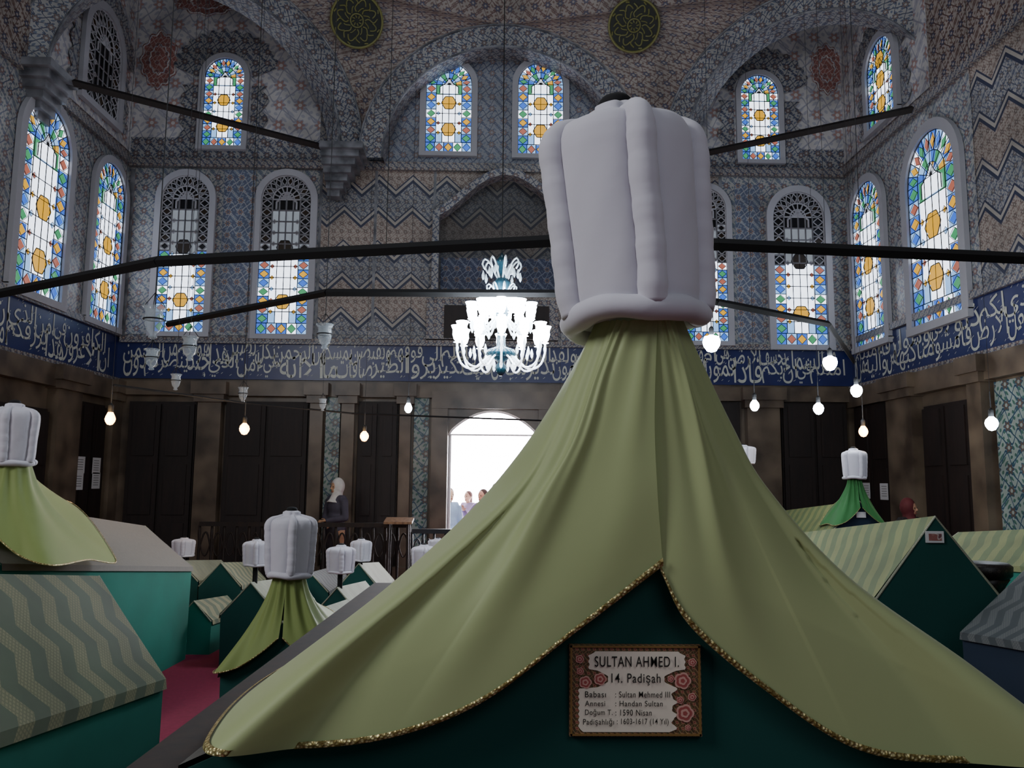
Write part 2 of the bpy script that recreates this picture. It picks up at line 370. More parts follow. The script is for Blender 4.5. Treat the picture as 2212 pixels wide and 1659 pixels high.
# lower storey: doors, pilasters, tile strips
ND = [1]
def dark_door(w, l, r, t=868, b=1262):
    ND[0] += 1
    root = tag(thing('door_%d' % ND[0], None, None), kind='structure')
    p0, p1 = on(w, l, 1050), on(w, r, 1050); zt = on(w, (l+r)/2, t).z
    W_ = abs(p1.x-p0.x) if w == 'back' else abs(p1.y-p0.y)
    mb = MB(); mb.box((-W_/2, -.05, 0), (W_/2, -.002, zt)); mb.build('door_panel', m_dwood, root)
    for s in (-1, 1):
        mb = MB(); c = s*W_/4; hw = W_/4-.02
        mb.box((c-hw, -.09, .02), (c+hw, -.05, zt-.04))
        for k in range(3): mb.box((c-hw+.07, -.11, .15+k*zt/3.1), (c+hw-.07, -.09, .02+(k+1)*zt/3.1))
        mb.build('door_leaf', m_dwood, root)
    root.location = V(((p0.x+p1.x)/2, D, 0)) if w == 'back' else V((XL if w == 'left' else XR, (p0.y+p1.y)/2, 0))
    root.rotation_euler.z = 0 if w == 'back' else (PI/2 if w == 'left' else -PI/2)
for l, r in ((272, 418), (482, 664), (770, 858), (1250, 1420), (1450, 1600), (1690, 1832)): dark_door('back', l, r)
for l, r in ((-90, 82), (147, 208)): dark_door('left', l, r)
for l, r in ((1862, 1938), (2012, 2120)): dark_door('right', l, r)
def pil(w, l, r, th=.16, mat=m_marble):
    p0, p1 = on(w, l, 1050), on(w, r, 1050); z1 = zb0-.06
    mb = MB()
    for (e, za, zbb) in ((0, 0, z1), (.05, 0, .3), (.05, z1-.32, z1-.2), (.09, z1-.2, z1)):
        if w == 'back': mb.box((p0.x-e, D-th-e, za), (p1.x+e, D-.001, zbb))
        else:
            X = XL if w == 'left' else XR; s = 1 if w == 'left' else -1; a, b = sorted((X+s*.001, X+s*(th+e))); y0, y1 = sorted((p0.y, p1.y))
            mb.box((a, y0-e, za), (b, y1+e, zbb))
    trim(mb, mat)
for l, r in ((425, 476), (668, 696), (736, 764), (862, 886), (1612, 1682)): pil('back', l, r)
for l, r in ((86, 140), (212, 240)): pil('left', l, r)
for l, r in ((1945, 2002), (2128, 2160)): pil('right', l, r)
for l, r in ((700, 731), (892, 924), (1204, 1238)): zone('back', l, 838, r, 1262, m_dtile, .06)
zone('right', 2165, 800, 2400, 1262, m_dtile, .03)
# entrance
root = tag(thing('door_1', None, None), kind='structure')
zl = at(1062, 940, D).z
mb = MB()
mb.box((at(930, 1100, D).x, D-.17, 0), (ld, D+.02, td+.1)); mb.box((rd, D-.17, 0), (at(1200, 1100, D).x, D+.02, td+.1))
mb.box((at(930, 1100, D).x, D-.19, td+.02), (at(1200, 1100, D).x, D-.001, td+.3))
pts = [V((ld+(rd-ld)*k/24, D-.02, zl+(td-zl)*math.sin(PI*k/24)**.75)) for k in range(25)]
for k in range(24):
    a, b = pts[k], pts[k+1]
    mb.hexa([(a.x, D-.1, a.z), (b.x, D-.1, b.z), (b.x, D+.02, b.z), (a.x, D+.02, a.z), (a.x, D-.1, td+.04), (b.x, D-.1, td+.04), (b.x, D+.02, td+.04), (a.x, D+.02, td+.04)])
mb.build('door_surround', m_marble, root)
mb = MB(); mb.tube(pts, .03, 6); mb.tube([(ld, D-.02, zl), (rd, D-.02, zl)], .016, 6)
mb.tube([(ld+.03, D-.02, 0), (ld+.03, D-.02, zl)], .03, 6); mb.tube([(rd-.03, D-.02, 0), (rd-.03, D-.02, zl)], .03, 6)
mb.build('fanlight_frame', plain('white_paint', 'e8e8ea', .5, 0, .03), root)
mb = MB(); mb.box((ld-2.5, D+.05, -.2), (rd+2.5, 18, -.15)); struct('floor_outside', mb, plain('sunlit_paving', 'd8d4cc', .8))
mb = MB(); mb.poly([(ld-3, 17.9, -.2), (rd+3, 17.9, -.2), (rd+3, 17.9, 5), (ld-3, 17.9, 5)]); struct('wall_outside', mb, emis('glowing_white_courtyard', 'fbf6ff', 26, 'ffffff', .04))  # outdoor brightness put in as a glow on this wall
# ------------------------------------------------------------------ vault: arches, pendentives, brackets
def arch(c, d, nrm, r0, r1, depth, mat, a0=0, a1=PI, ns=40):
    c, d, nrm = V(c), V(d).normalized(), V(nrm).normalized(); mb = MB()
    f = lambda r, a, k: c + d*r*math.cos(a) + V((0, 0, r*math.sin(a))) + nrm*k
    A = [a0+(a1-a0)*i/ns for i in range(ns+1)]
    mb.grid([[f(r0, a, 0) for a in A], [f(r1, a, 0) for a in A]], 0, [[(a*r1, 0) for a in A], [(a*r1, r1-r0) for a in A]])
    mb.grid([[f(r0, a, 0) for a in A], [f(r0, a, -depth) for a in A]], 0, [[(a*r0, 0) for a in A], [(a*r0, depth) for a in A]])
    for r in (r0, r1-.03):
        mb.tube([f(r+.015, a, .01) for a in A], .018, 5, 1)
    trim(mb, [mat, m_grey])
YC = 12.55
cc = at(1085, 345, YC); r0c = 268*YC/F; r1c = 325*YC/F
arch(cc, (1, 0, 0), (0, -1, 0), r0c, r1c, .4, m_bluefl)
mb = MB(); mb.poly([(cc.x+r1c*math.cos(PI*k/30), D-.02, cc.z+r1c*math.sin(PI*k/30)) for k in range(31)]); trim(mb, m_lun)
def corner(A, B, sgn, tgt):
    A, B = V(A), V(B); z = cc.z+.1; A.z = B.z = z
    c = (A+B)/2; d = (A-B).normalized(); nrm = V((-sgn*.7, -.7, 0)); nrm = (nrm - d*nrm.dot(d)).normalized()
    R0 = (A-B).length/2-.1; R1 = R0+.42
    arch(c, d, nrm, R0, R1, .45, m_bluefl)
    def surf(a, s):
        P = cc+V((sgn*r1c*math.cos(a), -.01, r1c*math.sin(a))); Q = c+d*R1*math.cos(a)+V((0, 0, R1*math.sin(a)))+nrm*.01
        return P.lerp(Q, s)
    rows = []; uvs = []
    for i in range(19):
        a = PI/2*i/18; w_ = (surf(a, 0)-surf(a, 1)).length
        rows.append([surf(a, k/8) for k in range(9)]); uvs.append([(w_*k/8, a*r1c) for k in range(9)])
    rows.append([p+V((0, -.3, 1.6)) for p in rows[-1]]); uvs.append([(u_, v_+1.6) for u_, v_ in uvs[-1]])
    mb = MB(); mb.grid(rows, 0, uvs); trim(mb, m_red, True)
    best = min(((i*PI/120, j/30) for i in range(15, 60) for j in range(3, 28)), key=lambda t: (V(proj(surf(*t)))-V(tgt)).length)
    a, s_ = best
    nn = (surf(a+.05, s_)-surf(a-.05, s_)).cross(surf(a, s_+.1)-surf(a, s_-.1)).normalized()
    if nn.y > 0: nn = -nn
    ctr = surf(a, s_)+nn*.2
    ax = V((1, 0, 0)); ax = (ax-nn*ax.dot(nn)).normalized(); ay = nn.cross(ax)
    if ay.z < 0: ay = -ay
    rr = 57*12.2/F
    f = lambda r, t, k=0: ctr+ax*r*math.cos(t)+ay*r*math.sin(t)+nn*k
    mb = MB()
    mb.poly([f(rr, 2*PI*k/40) for k in range(40)], 0)
    mb.grid([[f(rr, 2*PI*k/40, 0) for k in range(41)], [f(rr, 2*PI*k/40, -.35) for k in range(41)]], 0)
    mb.tube([f(rr, 2*PI*k/40, .01) for k in range(41)], .02, 6, 1)
    mb.tube([f(rr*.25, 2*PI*k/20, .01) for k in range(21)], .012, 5, 1)
    for k in range(8):
        t = 2*PI*k/8
        mb.tube([f(rr*.1, t, .01), f(rr*.2, t+.2, .01)], .01, 5, 1)
        mb.tube([f(rr*(.32+.5*j/8), t+.0+.12*math.sin(j*.9), .01) for j in range(9)], .011, 5, 1)
        mb.tube([f(rr*(.62+.18*math.sin(j*PI/8)), t+.15+.06*j, .01) for j in range(9)], .011, 5, 1)
        mb.tube([f(rr*(.42+.1*math.cos(j*PI/6)), t+.2+.07*j, .01) for j in range(7)], .009, 5, 1)
        mb.tube([f(rr*.88, t+.3, .01), f(rr*.93, t+.45, .01)], .012, 5, 1)
    trim(mb, [plain('roundel_green', '141c14', .6), plain('roundel_gold', '767640', .5)])
    for q_ in (A, B):      # stepped grey marble bracket under each springing
        mb = MB()
        for k in range(7):
            s_ = .34-.04*k; z1 = z-.1*k
            o_ = -nrm*(.06*k)
            mb.box((q_.x+o_.x-s_, min(q_.y+o_.y-s_, 12.9), z1-.1), (q_.x+o_.x+s_, min(q_.y+o_.y+s_, D-.002), z1))
        trim(mb, m_grey)
    tie = thing('tie_beam', 'dark wooden tie beam slanting across the %s corner arch' % ('left' if sgn < 0 else 'right'), 'beam', c)
    mb = MB(); e0, e1 = A-d*.1, B+d*.1; zz = V((0, 0, -.05)); mb.tube([e0+zz, e1+zz], .055, 4); mb.build('beam', m_blackwood, tie)
    for e in (e0, e1):
        mb = MB(); mb.tube([e+zz-d*.06*(1 if e is e0 else -1), e+zz+d*.06*(1 if e is e0 else -1)], .07, 4); mb.build('iron_strap', m_black, tie)
corner(at(745, 330, 12.5), at(85, 140, 10.1), -1, (775, 45))
corner(at(1470, 340, 12.5), at(2045, 175, 10.4), 1, (1366, 52))
# niche in the middle of the back wall
mb = MB(); x0, x1 = at(950, 560, D).x, at(1232, 560, D).x; zt, zs, zn = at(1090, 392, D).z, at(1090, 480, D).z, at(1090, 640, D).z
xm = (x0+x1)/2
outl = [(x0, zn), (x0, zs)]+[(x0+(xm-x0)*k/8, zs+(zt-zs)*math.sin(k/8*PI/2)**1.3) for k in range(1, 9)]
outl += [(2*xm-a, b) for a, b in outl[:-1][::-1]]
mb.poly([(a, D-.03, b) for a, b in outl][::-1], 0)
o2 = [(xm+(a-xm)*1.1, zn+(b-zn)*1.06) for a, b in outl]
mb.grid([[(a, D-.03, b) for a, b in outl], [(a, D-.3, b) for a, b in outl], [(a, D-.3, b) for a, b in o2], [(a, D-.01, b) for a, b in o2]], 1)
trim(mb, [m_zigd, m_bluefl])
zone('back', 952, 560, 1228, 640, floral('shaded_navy_tile', '262e4c', '6a7080', '5a463e', '3e4a60', 17), .05); zone('back', 922, 650, 1205, 736, m_strip, .06, .05); zone('back', 960, 664, 1185, 734, m_dwood, .07, .06)  # last panel: dark sheet put in for the shaded opening
# ------------------------------------------------------------------ stained windows
def arcpts(a, hs, n=20, z0=0.0):
    return [(-a, z0)]+[(-a*math.cos(PI*k/n), hs+a*math.sin(PI*k/n)) for k in range(n+1)]+[(a, z0)]
NW = [0]
def window(w, l, r, t, b, mode='full', ros=(.3, .58), border=None):
    NW[0] += 1
    root = tag(thing('window_%d' % NW[0], None, None), kind='structure')
    zt, zb = on(w, (l+r)/2, t).z, on(w, (l+r)/2, b).z; p0, p1 = on(w, l, (t+b)/2), on(w, r, (t+b)/2)
    W_ = abs(p1.x-p0.x) if w == 'back' else abs(p1.y-p0.y); H = zt-zb; R = W_/2; hs = H-R; bd = .22*W_; a = R-bd
    lim = {'full': 9, 'half': .5, 'none': -1}[mode]*H
    g = MB(); lead = MB(); lat = MB()
    def col(k, z):
        if z > lim: k = {'white': 'grey' if mode == 'half' and z < .75*H else 'dark', 'amber': 'brown'}.get(k, 'dark')
        return GK.index(k)
    def pg(pts, k, y, z=None):
        zz = sum(p[1] for p in pts)/len(pts); g.poly([(x, y, q_) for x, q_ in pts], col(k, zz))
    def ln(pts, rad=.009):
        for i in range(len(pts)-1):
            m = (pts[i][1]+pts[i+1][1])/2
            (lat if m > lim else lead).tube([(pts[i][0], -.028, pts[i][1]), (pts[i+1][0], -.028, pts[i+1][1])], rad*(2.3 if m > lim else 1.1), 4)
    def dia(cx, cz, rx, rz, k): pg([(cx-rx, cz), (cx, cz-rz), (cx+rx, cz), (cx, cz+rz)], k, -.02); ln([(cx-rx, cz), (cx, cz-rz), (cx+rx, cz), (cx, cz+rz), (cx-rx, cz)], .004)
    nr = max(5, round((hs-bd)/bd/.85)); st = (hs-bd)/nr
    bgc = ['blue', 'sky', 'blue', 'white', 'sky']; dc = ['green', 'red', 'amber', 'green', 'blue', 'amber', 'red']
    def cell(p, i):
        cx, cz = sum(q_[0] for q_ in p)/4, sum(q_[1] for q_ in p)/4
        pg(p, bgc[i % 5], -.01)
        md = [((p[k][0]+p[(k+1) % 4][0])/2, (p[k][1]+p[(k+1) % 4][1])/2) for k in range(4)]
        pg([(cx+(x-cx)*.85, cz+(z-cz)*.85) for x, z in md], dc[i % 7], -.015)
        ln(p+[p[0]], .006)
        ln([(cx+(x-cx)*.85, cz+(z-cz)*.85) for x, z in md+[md[0]]], .004)
    for i in range(nr):
        z0, z1 = bd+i*st, bd+(i+1)*st
        cell([(-R, z0), (-a, z0), (-a, z1), (-R, z1)], i); cell([(a, z0), (R, z0), (R, z1), (a, z1)], i)
    for i in range(5): cell([(-R+i*W_/5, 0), (-R+(i+1)*W_/5, 0), (-R+(i+1)*W_/5, bd), (-R+i*W_/5, bd)], i)
    na = 10
    for i in range(na):
        t0, t1 = PI*i/na, PI*(i+1)/na
        cell([(a*math.cos(t0), hs+a*math.sin(t0)), (R*math.cos(t0), hs+R*math.sin(t0)), (R*math.cos(t1), hs+R*math.sin(t1)), (a*math.cos(t1), hs+a*math.sin(t1))], i+1)
    for i in range(8):
        t0, t1 = PI*i/8, PI*(i+1)/8
        for ra, rb, o_ in ((0, .55, 0), (.55, 1, 3)):
            pg([(a*r_*math.cos(t_), hs+a*r_*math.sin(t_)) for r_, t_ in ((ra, t0), (rb, t0), (rb, t1), (ra, t1))], ['green', 'sky', 'blue', 'amber', 'sky', 'green', 'blue', 'sky'][(i+o_) % 8], -.01)
        ln([(0, hs), (a*math.cos(t0), hs+a*math.sin(t0))], .005); ln([(a*.55*math.cos(t0), hs+a*.55*math.sin(t0)), (a*.55*math.cos(t1), hs+a*.55*math.sin(t1))], .005)
    nc = 4; rr_ = max(4, round((hs-bd)/(.24*W_))); hh = (hs-bd)/rr_
    for i in range(nc):
        for j in range(rr_):
            xa, xb = -a+2*a*i/nc, -a+2*a*(i+1)/nc; za, zz = bd+j*hh, bd+(j+1)*hh
            k = 'white'
            if j == rr_-1: k = 'green' if i in (0, 3) else 'sky'
            elif j == 0 and i in (0, 3): k = 'sky'
            pg([(xa, za), (xb, za), (xb, zz), (xa, zz)], k, -.01); ln([(xa, za), (xb, za), (xb, zz), (xa, zz), (xa, za)], .006)
    og = [(-a*.72, hs-hh*.9), (-a*.72, hs-.05*W_), (-a*.3, hs+a*.1), (0, hs+a*.55), (a*.3, hs+a*.1), (a*.72, hs-.05*W_), (a*.72, hs-hh*.9)]
    pg(og[::-1], 'white', -.018); ln(og, .007)
    for j in range(1, rr_-1):
        for s_ in (-1, 1): dia(s_*a*.82, bd+j*hh, a*.15, hh*.18, ('sky', 'amber', 'red')[j % 3])
    for fr in ros:
        cz = fr*H; q6 = [(.13*W_*(1+.25*abs(math.cos(3*t_)))*math.cos(t_), cz+.13*W_*(1+.25*abs(math.cos(3*t_)))*math.sin(t_)) for t_ in [2*PI*k/36 for k in range(36)]]
        pg(q6, 'amber', -.03); g_ = [(x, z) for x, z in q6]+[q6[0]]
        for i in range(0, 36, 2): lead.tube([(g_[i][0], -.034, g_[i][1]), (g_[i+2][0], -.034, g_[i+2][1])], .007, 4)
    g.build('stained_panes', GM, root)
    if lead.v: lead.build('lead_lines', m_lead, root)
    if lat.v: lat.build('plaster_lattice', m_white, root)
    fr = MB(); fw = .1*W_+.025
    i0 = arcpts(R, hs, 20, -.02); i1 = arcpts(R+fw, hs, 20, -.02)
    fr.grid([[(x, -.004, z) for x, z in i0], [(x, -.07, z) for x, z in i0], [(x, -.07, z) for x, z in i1], [(x, -.002, z) for x, z in i1]])
    fr.box((-R-fw, -.08, -fw*.8), (R+fw, -.002, -.005))
    fr.build('window_frame', m_white, root)
    if border:
        bm_ = MB(); n_ = 60
        A0 = arcpts(R+fw+.03, hs, n_, -.05); A1 = []
        for i, (x, z) in enumerate(A0):
            k = border*(1+.22*abs(math.sin(i*PI/4.6)))
            s_ = 1+k/(R+fw); A1.append((x*s_ , hs*.7+(z-hs*.7)*(1+k/(H-hs*.7+fw)) if z > hs*.7 else z))
        B0 = []; B1 = []
        for k in range(14):
            z = -.05+(hs)*k/14; B0.append((R+fw+.03, z)); B1.append((R+fw+.03+border*(.55+.35*abs(math.sin(k*PI/4))), z))
        for s_ in (-1, 1): bm_.grid([[(s_*x, -.014, z) for x, z in B0], [(s_*x, -.014, z) for x, z in B1]])
        bm_.grid([[(x, -.0145, z) for x, z in A0[1:-1]], [(x, -.0145, z) for x, z in A1[1:-1]]])
        bm_.build('painted_border', m_bluefl, root)
    root.location = V(((p0.x+p1.x)/2, D-.022, zb)) if w == 'back' else V((XL+.022 if w == 'left' else XR-.022, (p0.y+p1.y)/2, zb))
    root.rotation_euler.z = 0 if w == 'back' else (PI/2 if w == 'left' else -PI/2)
window('back', 443, 528, 130, 318, 'full', (.22, .52), .33)
window('back', 921, 1019, 140, 331, 'full', (.25, .55))
window('back', 1119, 1216, 140, 336, 'full', (.25, .55))
window('back', 1599, 1679, 166, 348, 'full', (.22, .52), .33)
window('right', 1880, 1940, 80, 262, 'full', (.2, .5, .75), .3)
window('left', 178, 254, 20, 240, 'none', (), .3)
window('back', 346, 450, 382, 718, 'half', (.2, .54))
window('back', 562, 670, 382, 723, 'half', (.2, .54))
window('back', 1670, 1780, 418, 746, 'half', (.2, .54))
window('back', 1478, 1568, 410, 738, 'half', (.2, .54))
window('left', 32, 136, 215, 640, 'full', (.17, .45))
window('left', 192, 256, 345, 700, 'full', (.2, .48))
window('right', 1972, 2082, 275, 692, 'full', (.22, .5))
window('right', 1852, 1916, 388, 742, 'full', (.22, .48))
# red medallions painted on the plaster
def medal(cxp, cyp, wp, hp):
    c = at(cxp, cyp, D); w_, h_ = wp*D/F/2, hp*D/F/2; mb = MB(); n_ = 72
    def o(k, s): t = 2*PI*k/n_; r = (1+.07*math.cos(12*t))*s; return (c.x+w_*r*math.cos(t), c.z+h_*r*math.sin(t)*(1+.12*abs(math.sin(t))**6))
    mb.poly([(x, D-.016, z) for x, z in [o(k, 1) for k in range(n_)]], 0)
    mb.tube([(x, D-.02, z) for x, z in [o(k, .92) for k in range(n_+1)]], .012, 4, 1)
    mb.tube([(x, D-.02, z) for x, z in [o(k, .5) for k in range(n_+1)]], .012, 4, 1)
    trim(mb, [m_medal, m_plaster])
medal(345, 130, 85, 125); medal(1785, 150, 75, 110); medal(450, 5, 150, 60); medal(1690, 15, 150, 60)
# ------------------------------------------------------------------ sarcophagi
def lerp(a, b, t): return a+(b-a)*t
def tomb(label, y0, y1, c0, c1, w0, w1, e0, e1, r0, r1, body, cov, post=None, braid=True, group='gabled sarcophagi in the hall'):
    root = thing('sarcophagus', label, 'sarcophagus', (c0, (y0+y1)/2, 0), group)
    mb = MB()
    def sec(y, c, w, e, r): return [(c-w*.97, y, 0), (c-w, y, e), (c, y, r), (c+w, y, e), (c+w*.97, y, 0)]
    a, b = sec(y0, c0, w0, e0, r0), sec(y1, c1, w1, e1, r1)
    i = [mb.add(p) for p in a]; j = [mb.add(p) for p in b]
    mb.face(i[::-1]); mb.face(j)
    for k in range(5): mb.face((i[k], i[(k+1) % 5], j[(k+1) % 5], j[k]))
    mb.build('body', body, root)
    mb = MB(); L = y1-y0
    rows = []; uvs = []; th = .01
    for k in range(7):
        t = k/6; y = y0+L*t+(.004 if k == 0 else 0); c = lerp(c0, c1, t); w = lerp(w0, w1, t)+.01; e = lerp(e0, e1, t); r = lerp(r0, r1, t)
        sl = math.hypot(w, r-e)
        P = []; U = []
        for s, f in ((-1, 1.0), (-1, .999), (-1, .5), (0, 0), (1, .5), (1, .999), (1, 1.0)):
            P.append(V((c+s*w*f+(s*.005 if f == 1 else 0), y, lerp(r, e, f)+th-(.04 if f == 1 else 0)))); U.append((L*t+(.07 if s < 0 else 0), sl*f+(.04 if f == 1 else 0)))
        rows.append(P); uvs.append(U)
    mb.grid(rows, 0, uvs)
    cv = mb.build('brocade_cover', cov, root)
    if braid:
        for (y, c, w, e, r) in ((y0, c0, w0, e0, r0), (y1, c1, w1, e1, r1)):
            mb = MB(); mb.tube([(c-w, y, e), (c, y, r+.005), (c+w, y, e)], .008, 6); mb.build('edge_braid', m_cov4, cv)
    if post:
        mb = MB(); mb.tube([(c0, y0+post[0], r0-.05), (c0, y0+post[0], post[1])], post[2], 10); mb.build('turban_post', m_finial, root)
    return root
# the great one
my0, my1, mc0, mc1 = 1.88, 5.2, at(1415, 1040, 1.88).x, .33
mw0, mw1, me0, me1 = 1.05, .95, .985, .93
mr0, mr1 = at(1415, 1205, 1.88).z, 1.2
NX, NY = at(1372, 720, 2.0).x, 2.0
ZT0 = at(1372, 700, 2.0).z
big = tomb('large dark green gabled sarcophagus with wooden rim under the tallest turban', my0, my1, mc0, mc1, mw0, mw1, me0, me1, mr0, mr1, m_dteal, m_covm, (NY-my0+.04, ZT0+.2, .03), False)
def rimbar(p0, p1, w, z0, z1):
    p0, p1 = V(p0), V(p1); d = (p1-p0).normalized(); s = V((-d.y, d.x, 0))*w/2; mb = MB()
    mb.hexa([p+V((0, 0, z0)) for p in (p0-s, p0+s, p1+s, p1-s)]+[p+V((0, 0, z1)) for p in (p0-s, p0+s, p1+s, p1-s)])
    mb.build('wooden_rim', m_wood, big)
xl0, xl1 = mc0-mw0-.085, mc1-mw1-.075; xr0, xr1 = mc0+mw0+.085, mc1+mw1+.075
rimbar((xl0, 1.79, 0), (xl1, 5.3, 0), .12, .84, .975); rimbar((xr0, 1.79, 0), (xr1, 5.3, 0), .12, .84, .975)
rimbar((xl0-.06, 1.785, 0), (xr0+.06, 1.785, 0), .11, .84, .975); rimbar((xl1-.06, 5.3, 0), (xr1+.06, 5.3, 0), .11, .82, .95)
# turbans
def catraw(p, n):
    out = []; m = len(p)
    for i in range(n+1):
        t = i/n*(m-1); k = min(int(t), m-2); f = t-k
        b, c = p[k], p[k+1]
        a = p[k-1] if k > 0 else b*2-c
        d = p[k+2] if k+2 < m else c*2-b
        out.append((b*2+(c-a)*f+(a*2-b*5+c*4-d)*f*f+(b*3-a-c*3+d)*f**3)*.5)
    return out
def make_turban():
    root = thing('turban', 't', 'turban')
    prof = [(.155, -.012), (.175, .008), (.184, .05), (.188, .12), (.194, .27), (.2, .40), (.203, .475), (.2, .515), (.187, .546), (.158, .563), (.12, .576), (.09, .587), (.08, .60), (.076, .625), (.055, .638), (0, .64)]
    cum = [0]
    for (ra, za), (rb, zb_) in zip(prof, prof[1:]): cum.append(cum[-1]+math.hypot(rb-ra, zb_-za))
    def along(s):
        for k in range(len(prof)-1):
            if s <= cum[k+1]: f = (s-cum[k])/(cum[k+1]-cum[k]); return lerp(prof[k][0], prof[k+1][0], f), lerp(prof[k][1], prof[k+1][1], f)
        return prof[-1]
    ph = [math.radians(-84), math.radians(-14), math.radians(96), math.radians(198)]
    def fn(a, z):
        k = min(abs((a-p+PI) % (2*PI)-PI) for p in ph)
        return 1-.14*math.exp(-(k/.19)**2)+.005*math.sin(4*a+z*14)+.003*math.sin(11*a-z*25)
    mb = MB(); mb.lathe([along(cum[-1]*k/60) for k in range(61)], (0, 0, 0), 96, 0, fn); mb.build('padded_crown', m_turb, root, True)
    send = cum[13]
    for p in ph:
        mb = MB(); pts = []; rs = []
        for k in range(60):
            r, z = along(.03+(send-.03)*k/59); r -= .006
            if z > .53: z -= .004
            w_ = p+.01*math.sin(k*.2+p)
            pts.append((r*math.cos(w_), r*math.sin(w_), z)); rs.append((.037 if k < 44 else .037-.0013*(k-44))*(1+.03*math.sin(k*.7+p)+.012*math.sin(k*1.9)))
        pts = catraw([V(p_) for p_ in pts[::4]], 60); rs = [rs[min(59, round(i*59/60))] for i in range(61)]
        mb.tube(pts, rs, 18); mb.build('padded_ridge', m_turb, root, True)
    mb = MB(); mb.tube([((.168+.005*math.sin(3*a+1))*math.cos(a), (.168+.005*math.sin(3*a+1))*math.sin(a), .008*math.sin(2*a)+.004*math.sin(5*a)) for a in [2*PI*k/72 for k in range(73)]], [.034*(1+.06*math.sin(2*PI*k/72*4)+.03*math.sin(2*PI*k/72*11)) for k in range(73)], 18)
    mb.build('rolled_brim', m_turb, root, True)
    mb = MB(); mb.lathe([(.045, .63), (.047, .655), (.038, .668), (.018, .676), (0, .678)], (0, 0, 0), 16); mb.build('black_finial', m_finial, root, True)
    return root
tproto = make_turban(); tu = [0]
def turban(label, loc, w, h, rot=0, tilt=0):
    o = tproto if tu[0] == 0 else copy_tree(tproto); tu[0] += 1
    o.location = loc; o.scale = (w/.42, w/.42, h/.69); o.rotation_euler = (0, tilt, rot); o['label'] = label
    o['group'] = 'white turbans above the sarcophagi'
    return o
turban('tallest white padded turban, large in the foreground above the sage drape', (NX-.001, NY, ZT0+.012), .4, .605, 0, math.radians(-4.5))
# drapes
def cat(p, n):      # same curve, evenly spaced along its length
    q_ = catraw(p, 40*(len(p)-1)); s = [0]
    for a, b in zip(q_, q_[1:]): s.append(s[-1]+(b-a).length)
    out = []; k = 0
    for i in range(n+1):
        t = s[-1]*i/n
        while k < len(q_)-2 and s[k+1] < t: k += 1
        f = (t-s[k])/max(s[k+1]-s[k], 1e-9); out.append(q_[k].lerp(q_[k+1], min(max(f, 0), 1)))
    return out
def drape(name, label, cols, axis, mat, nu, nv, fold, gold=True):
    cs = [cat(c, nv) for c in cols]; g = [catraw([c[i] for c in cs], nu) for i in range(nv+1)]
    nor = []
    for i in range(nv+1):
        row = []
        for j in range(nu+1):
            a = g[min(i+1, nv)][j]-g[max(i-1, 0)][j]; b = g[i][min(j+1, nu)]-g[i][max(j-1, 0)]
            n_ = a.cross(b); n_ = n_.normalized() if n_.length > 1e-9 else V((0, -1, 0))
            ref = g[i][j]-axis; ref.z = .3*ref.length
            if n_.dot(ref) < 0: n_ = -n_
            row.append(n_)
        nor.append(row)
    P = [[g[i][j]+nor[i][j]*fold(j/nu*(len(cols)-1), i/nv) for j in range(nu+1)] for i in range(nv+1)]
    root = thing(name, label, 'drape', axis, 'green capes below the turbans')
    mb = MB(); mb.grid(P, 0, [[(j*.02, i*.02) for j in range(nu+1)] for i in range(nv+1)]); cl = mb.build('cloth', mat, root, True)
    if gold:
        q0 = nv-max(1, round(nv*.02)); mb = MB()
        edge = [P[nv][j]+nor[nv][j]*.004 for j in range(nu+1)]
        inn = [P[nv][j]+(P[q0][j]-P[nv][j]).normalized()*gold+nor[nv][j]*.005 for j in range(nu+1)]
        midp = [(a+b)/2+nor[nv][j]*.004 for j, (a, b) in enumerate(zip(edge, inn))]
        mb.grid([edge, midp, inn]); mb.build('gold_hem_braid', m_gold, cl, True)
    return root
L_ = [[(1420, 690, 1.885), (1414, 900, 1.865), (1420, 1060, 1.848), (1432, 1222, 1.845)],
      [(1390, 690, 1.885), (1345, 960, 1.865), (1305, 1160, 1.845), (1238, 1370, 1.835)],
      [(1358, 692, 1.89), (1320, 800, 1.885), (1280, 950, 1.875), (1180, 1210, 1.85), (1045, 1515, 1.83)],
      [(1330, 692, 1.91), (1288, 810, 1.905), (1235, 960, 1.89), (1165, 1080, 1.875), (1070, 1250, 1.86), (850, 1592, 1.83)],
      [(1304, 692, 1.95), (1260, 805, 1.945), (1202, 950, 1.93), (1128, 1075, 1.915), (978, 1248, 1.895), (792, 1440, 1.865), (645, 1617, 1.84)],
      [(1288, 692, 1.99), (1240, 805, 1.99), (1172, 950, 1.985), (1092, 1072, 1.97), (895, 1246, 1.95), (668, 1422, 1.91), (443, 1606, 1.868)]]
R_ = [[(1396, 690, 1.895), (1392, 900, 1.885), (1404, 1080, 1.865), (1427, 1235, 1.848)],
      [(1430, 690, 1.885), (1466, 950, 1.868), (1484, 1150, 1.845), (1490, 1352, 1.835)],
      [(1442, 690, 1.89), (1476, 800, 1.885), (1514, 955, 1.875), (1568, 1200, 1.85), (1648, 1488, 1.83)],
      [(1452, 690, 1.91), (1496, 810, 1.905), (1545, 945, 1.89), (1600, 1070, 1.875), (1668, 1230, 1.86), (1850, 1618, 1.83)],
      [(1462, 688, 1.95), (1510, 805, 1.945), (1568, 940, 1.93), (1630, 1060, 1.915), (1752, 1242, 1.895), (1925, 1448, 1.865), (2070, 1648, 1.84)],
      [(1470, 686, 1.99), (1522, 800, 1.99), (1588, 935, 1.985), (1655, 1052, 1.97), (1828, 1242, 1.95), (2095, 1434, 1.91), (2350, 1626, 1.868)]]
cols = [[at(*p) for p in c] for c in L_]
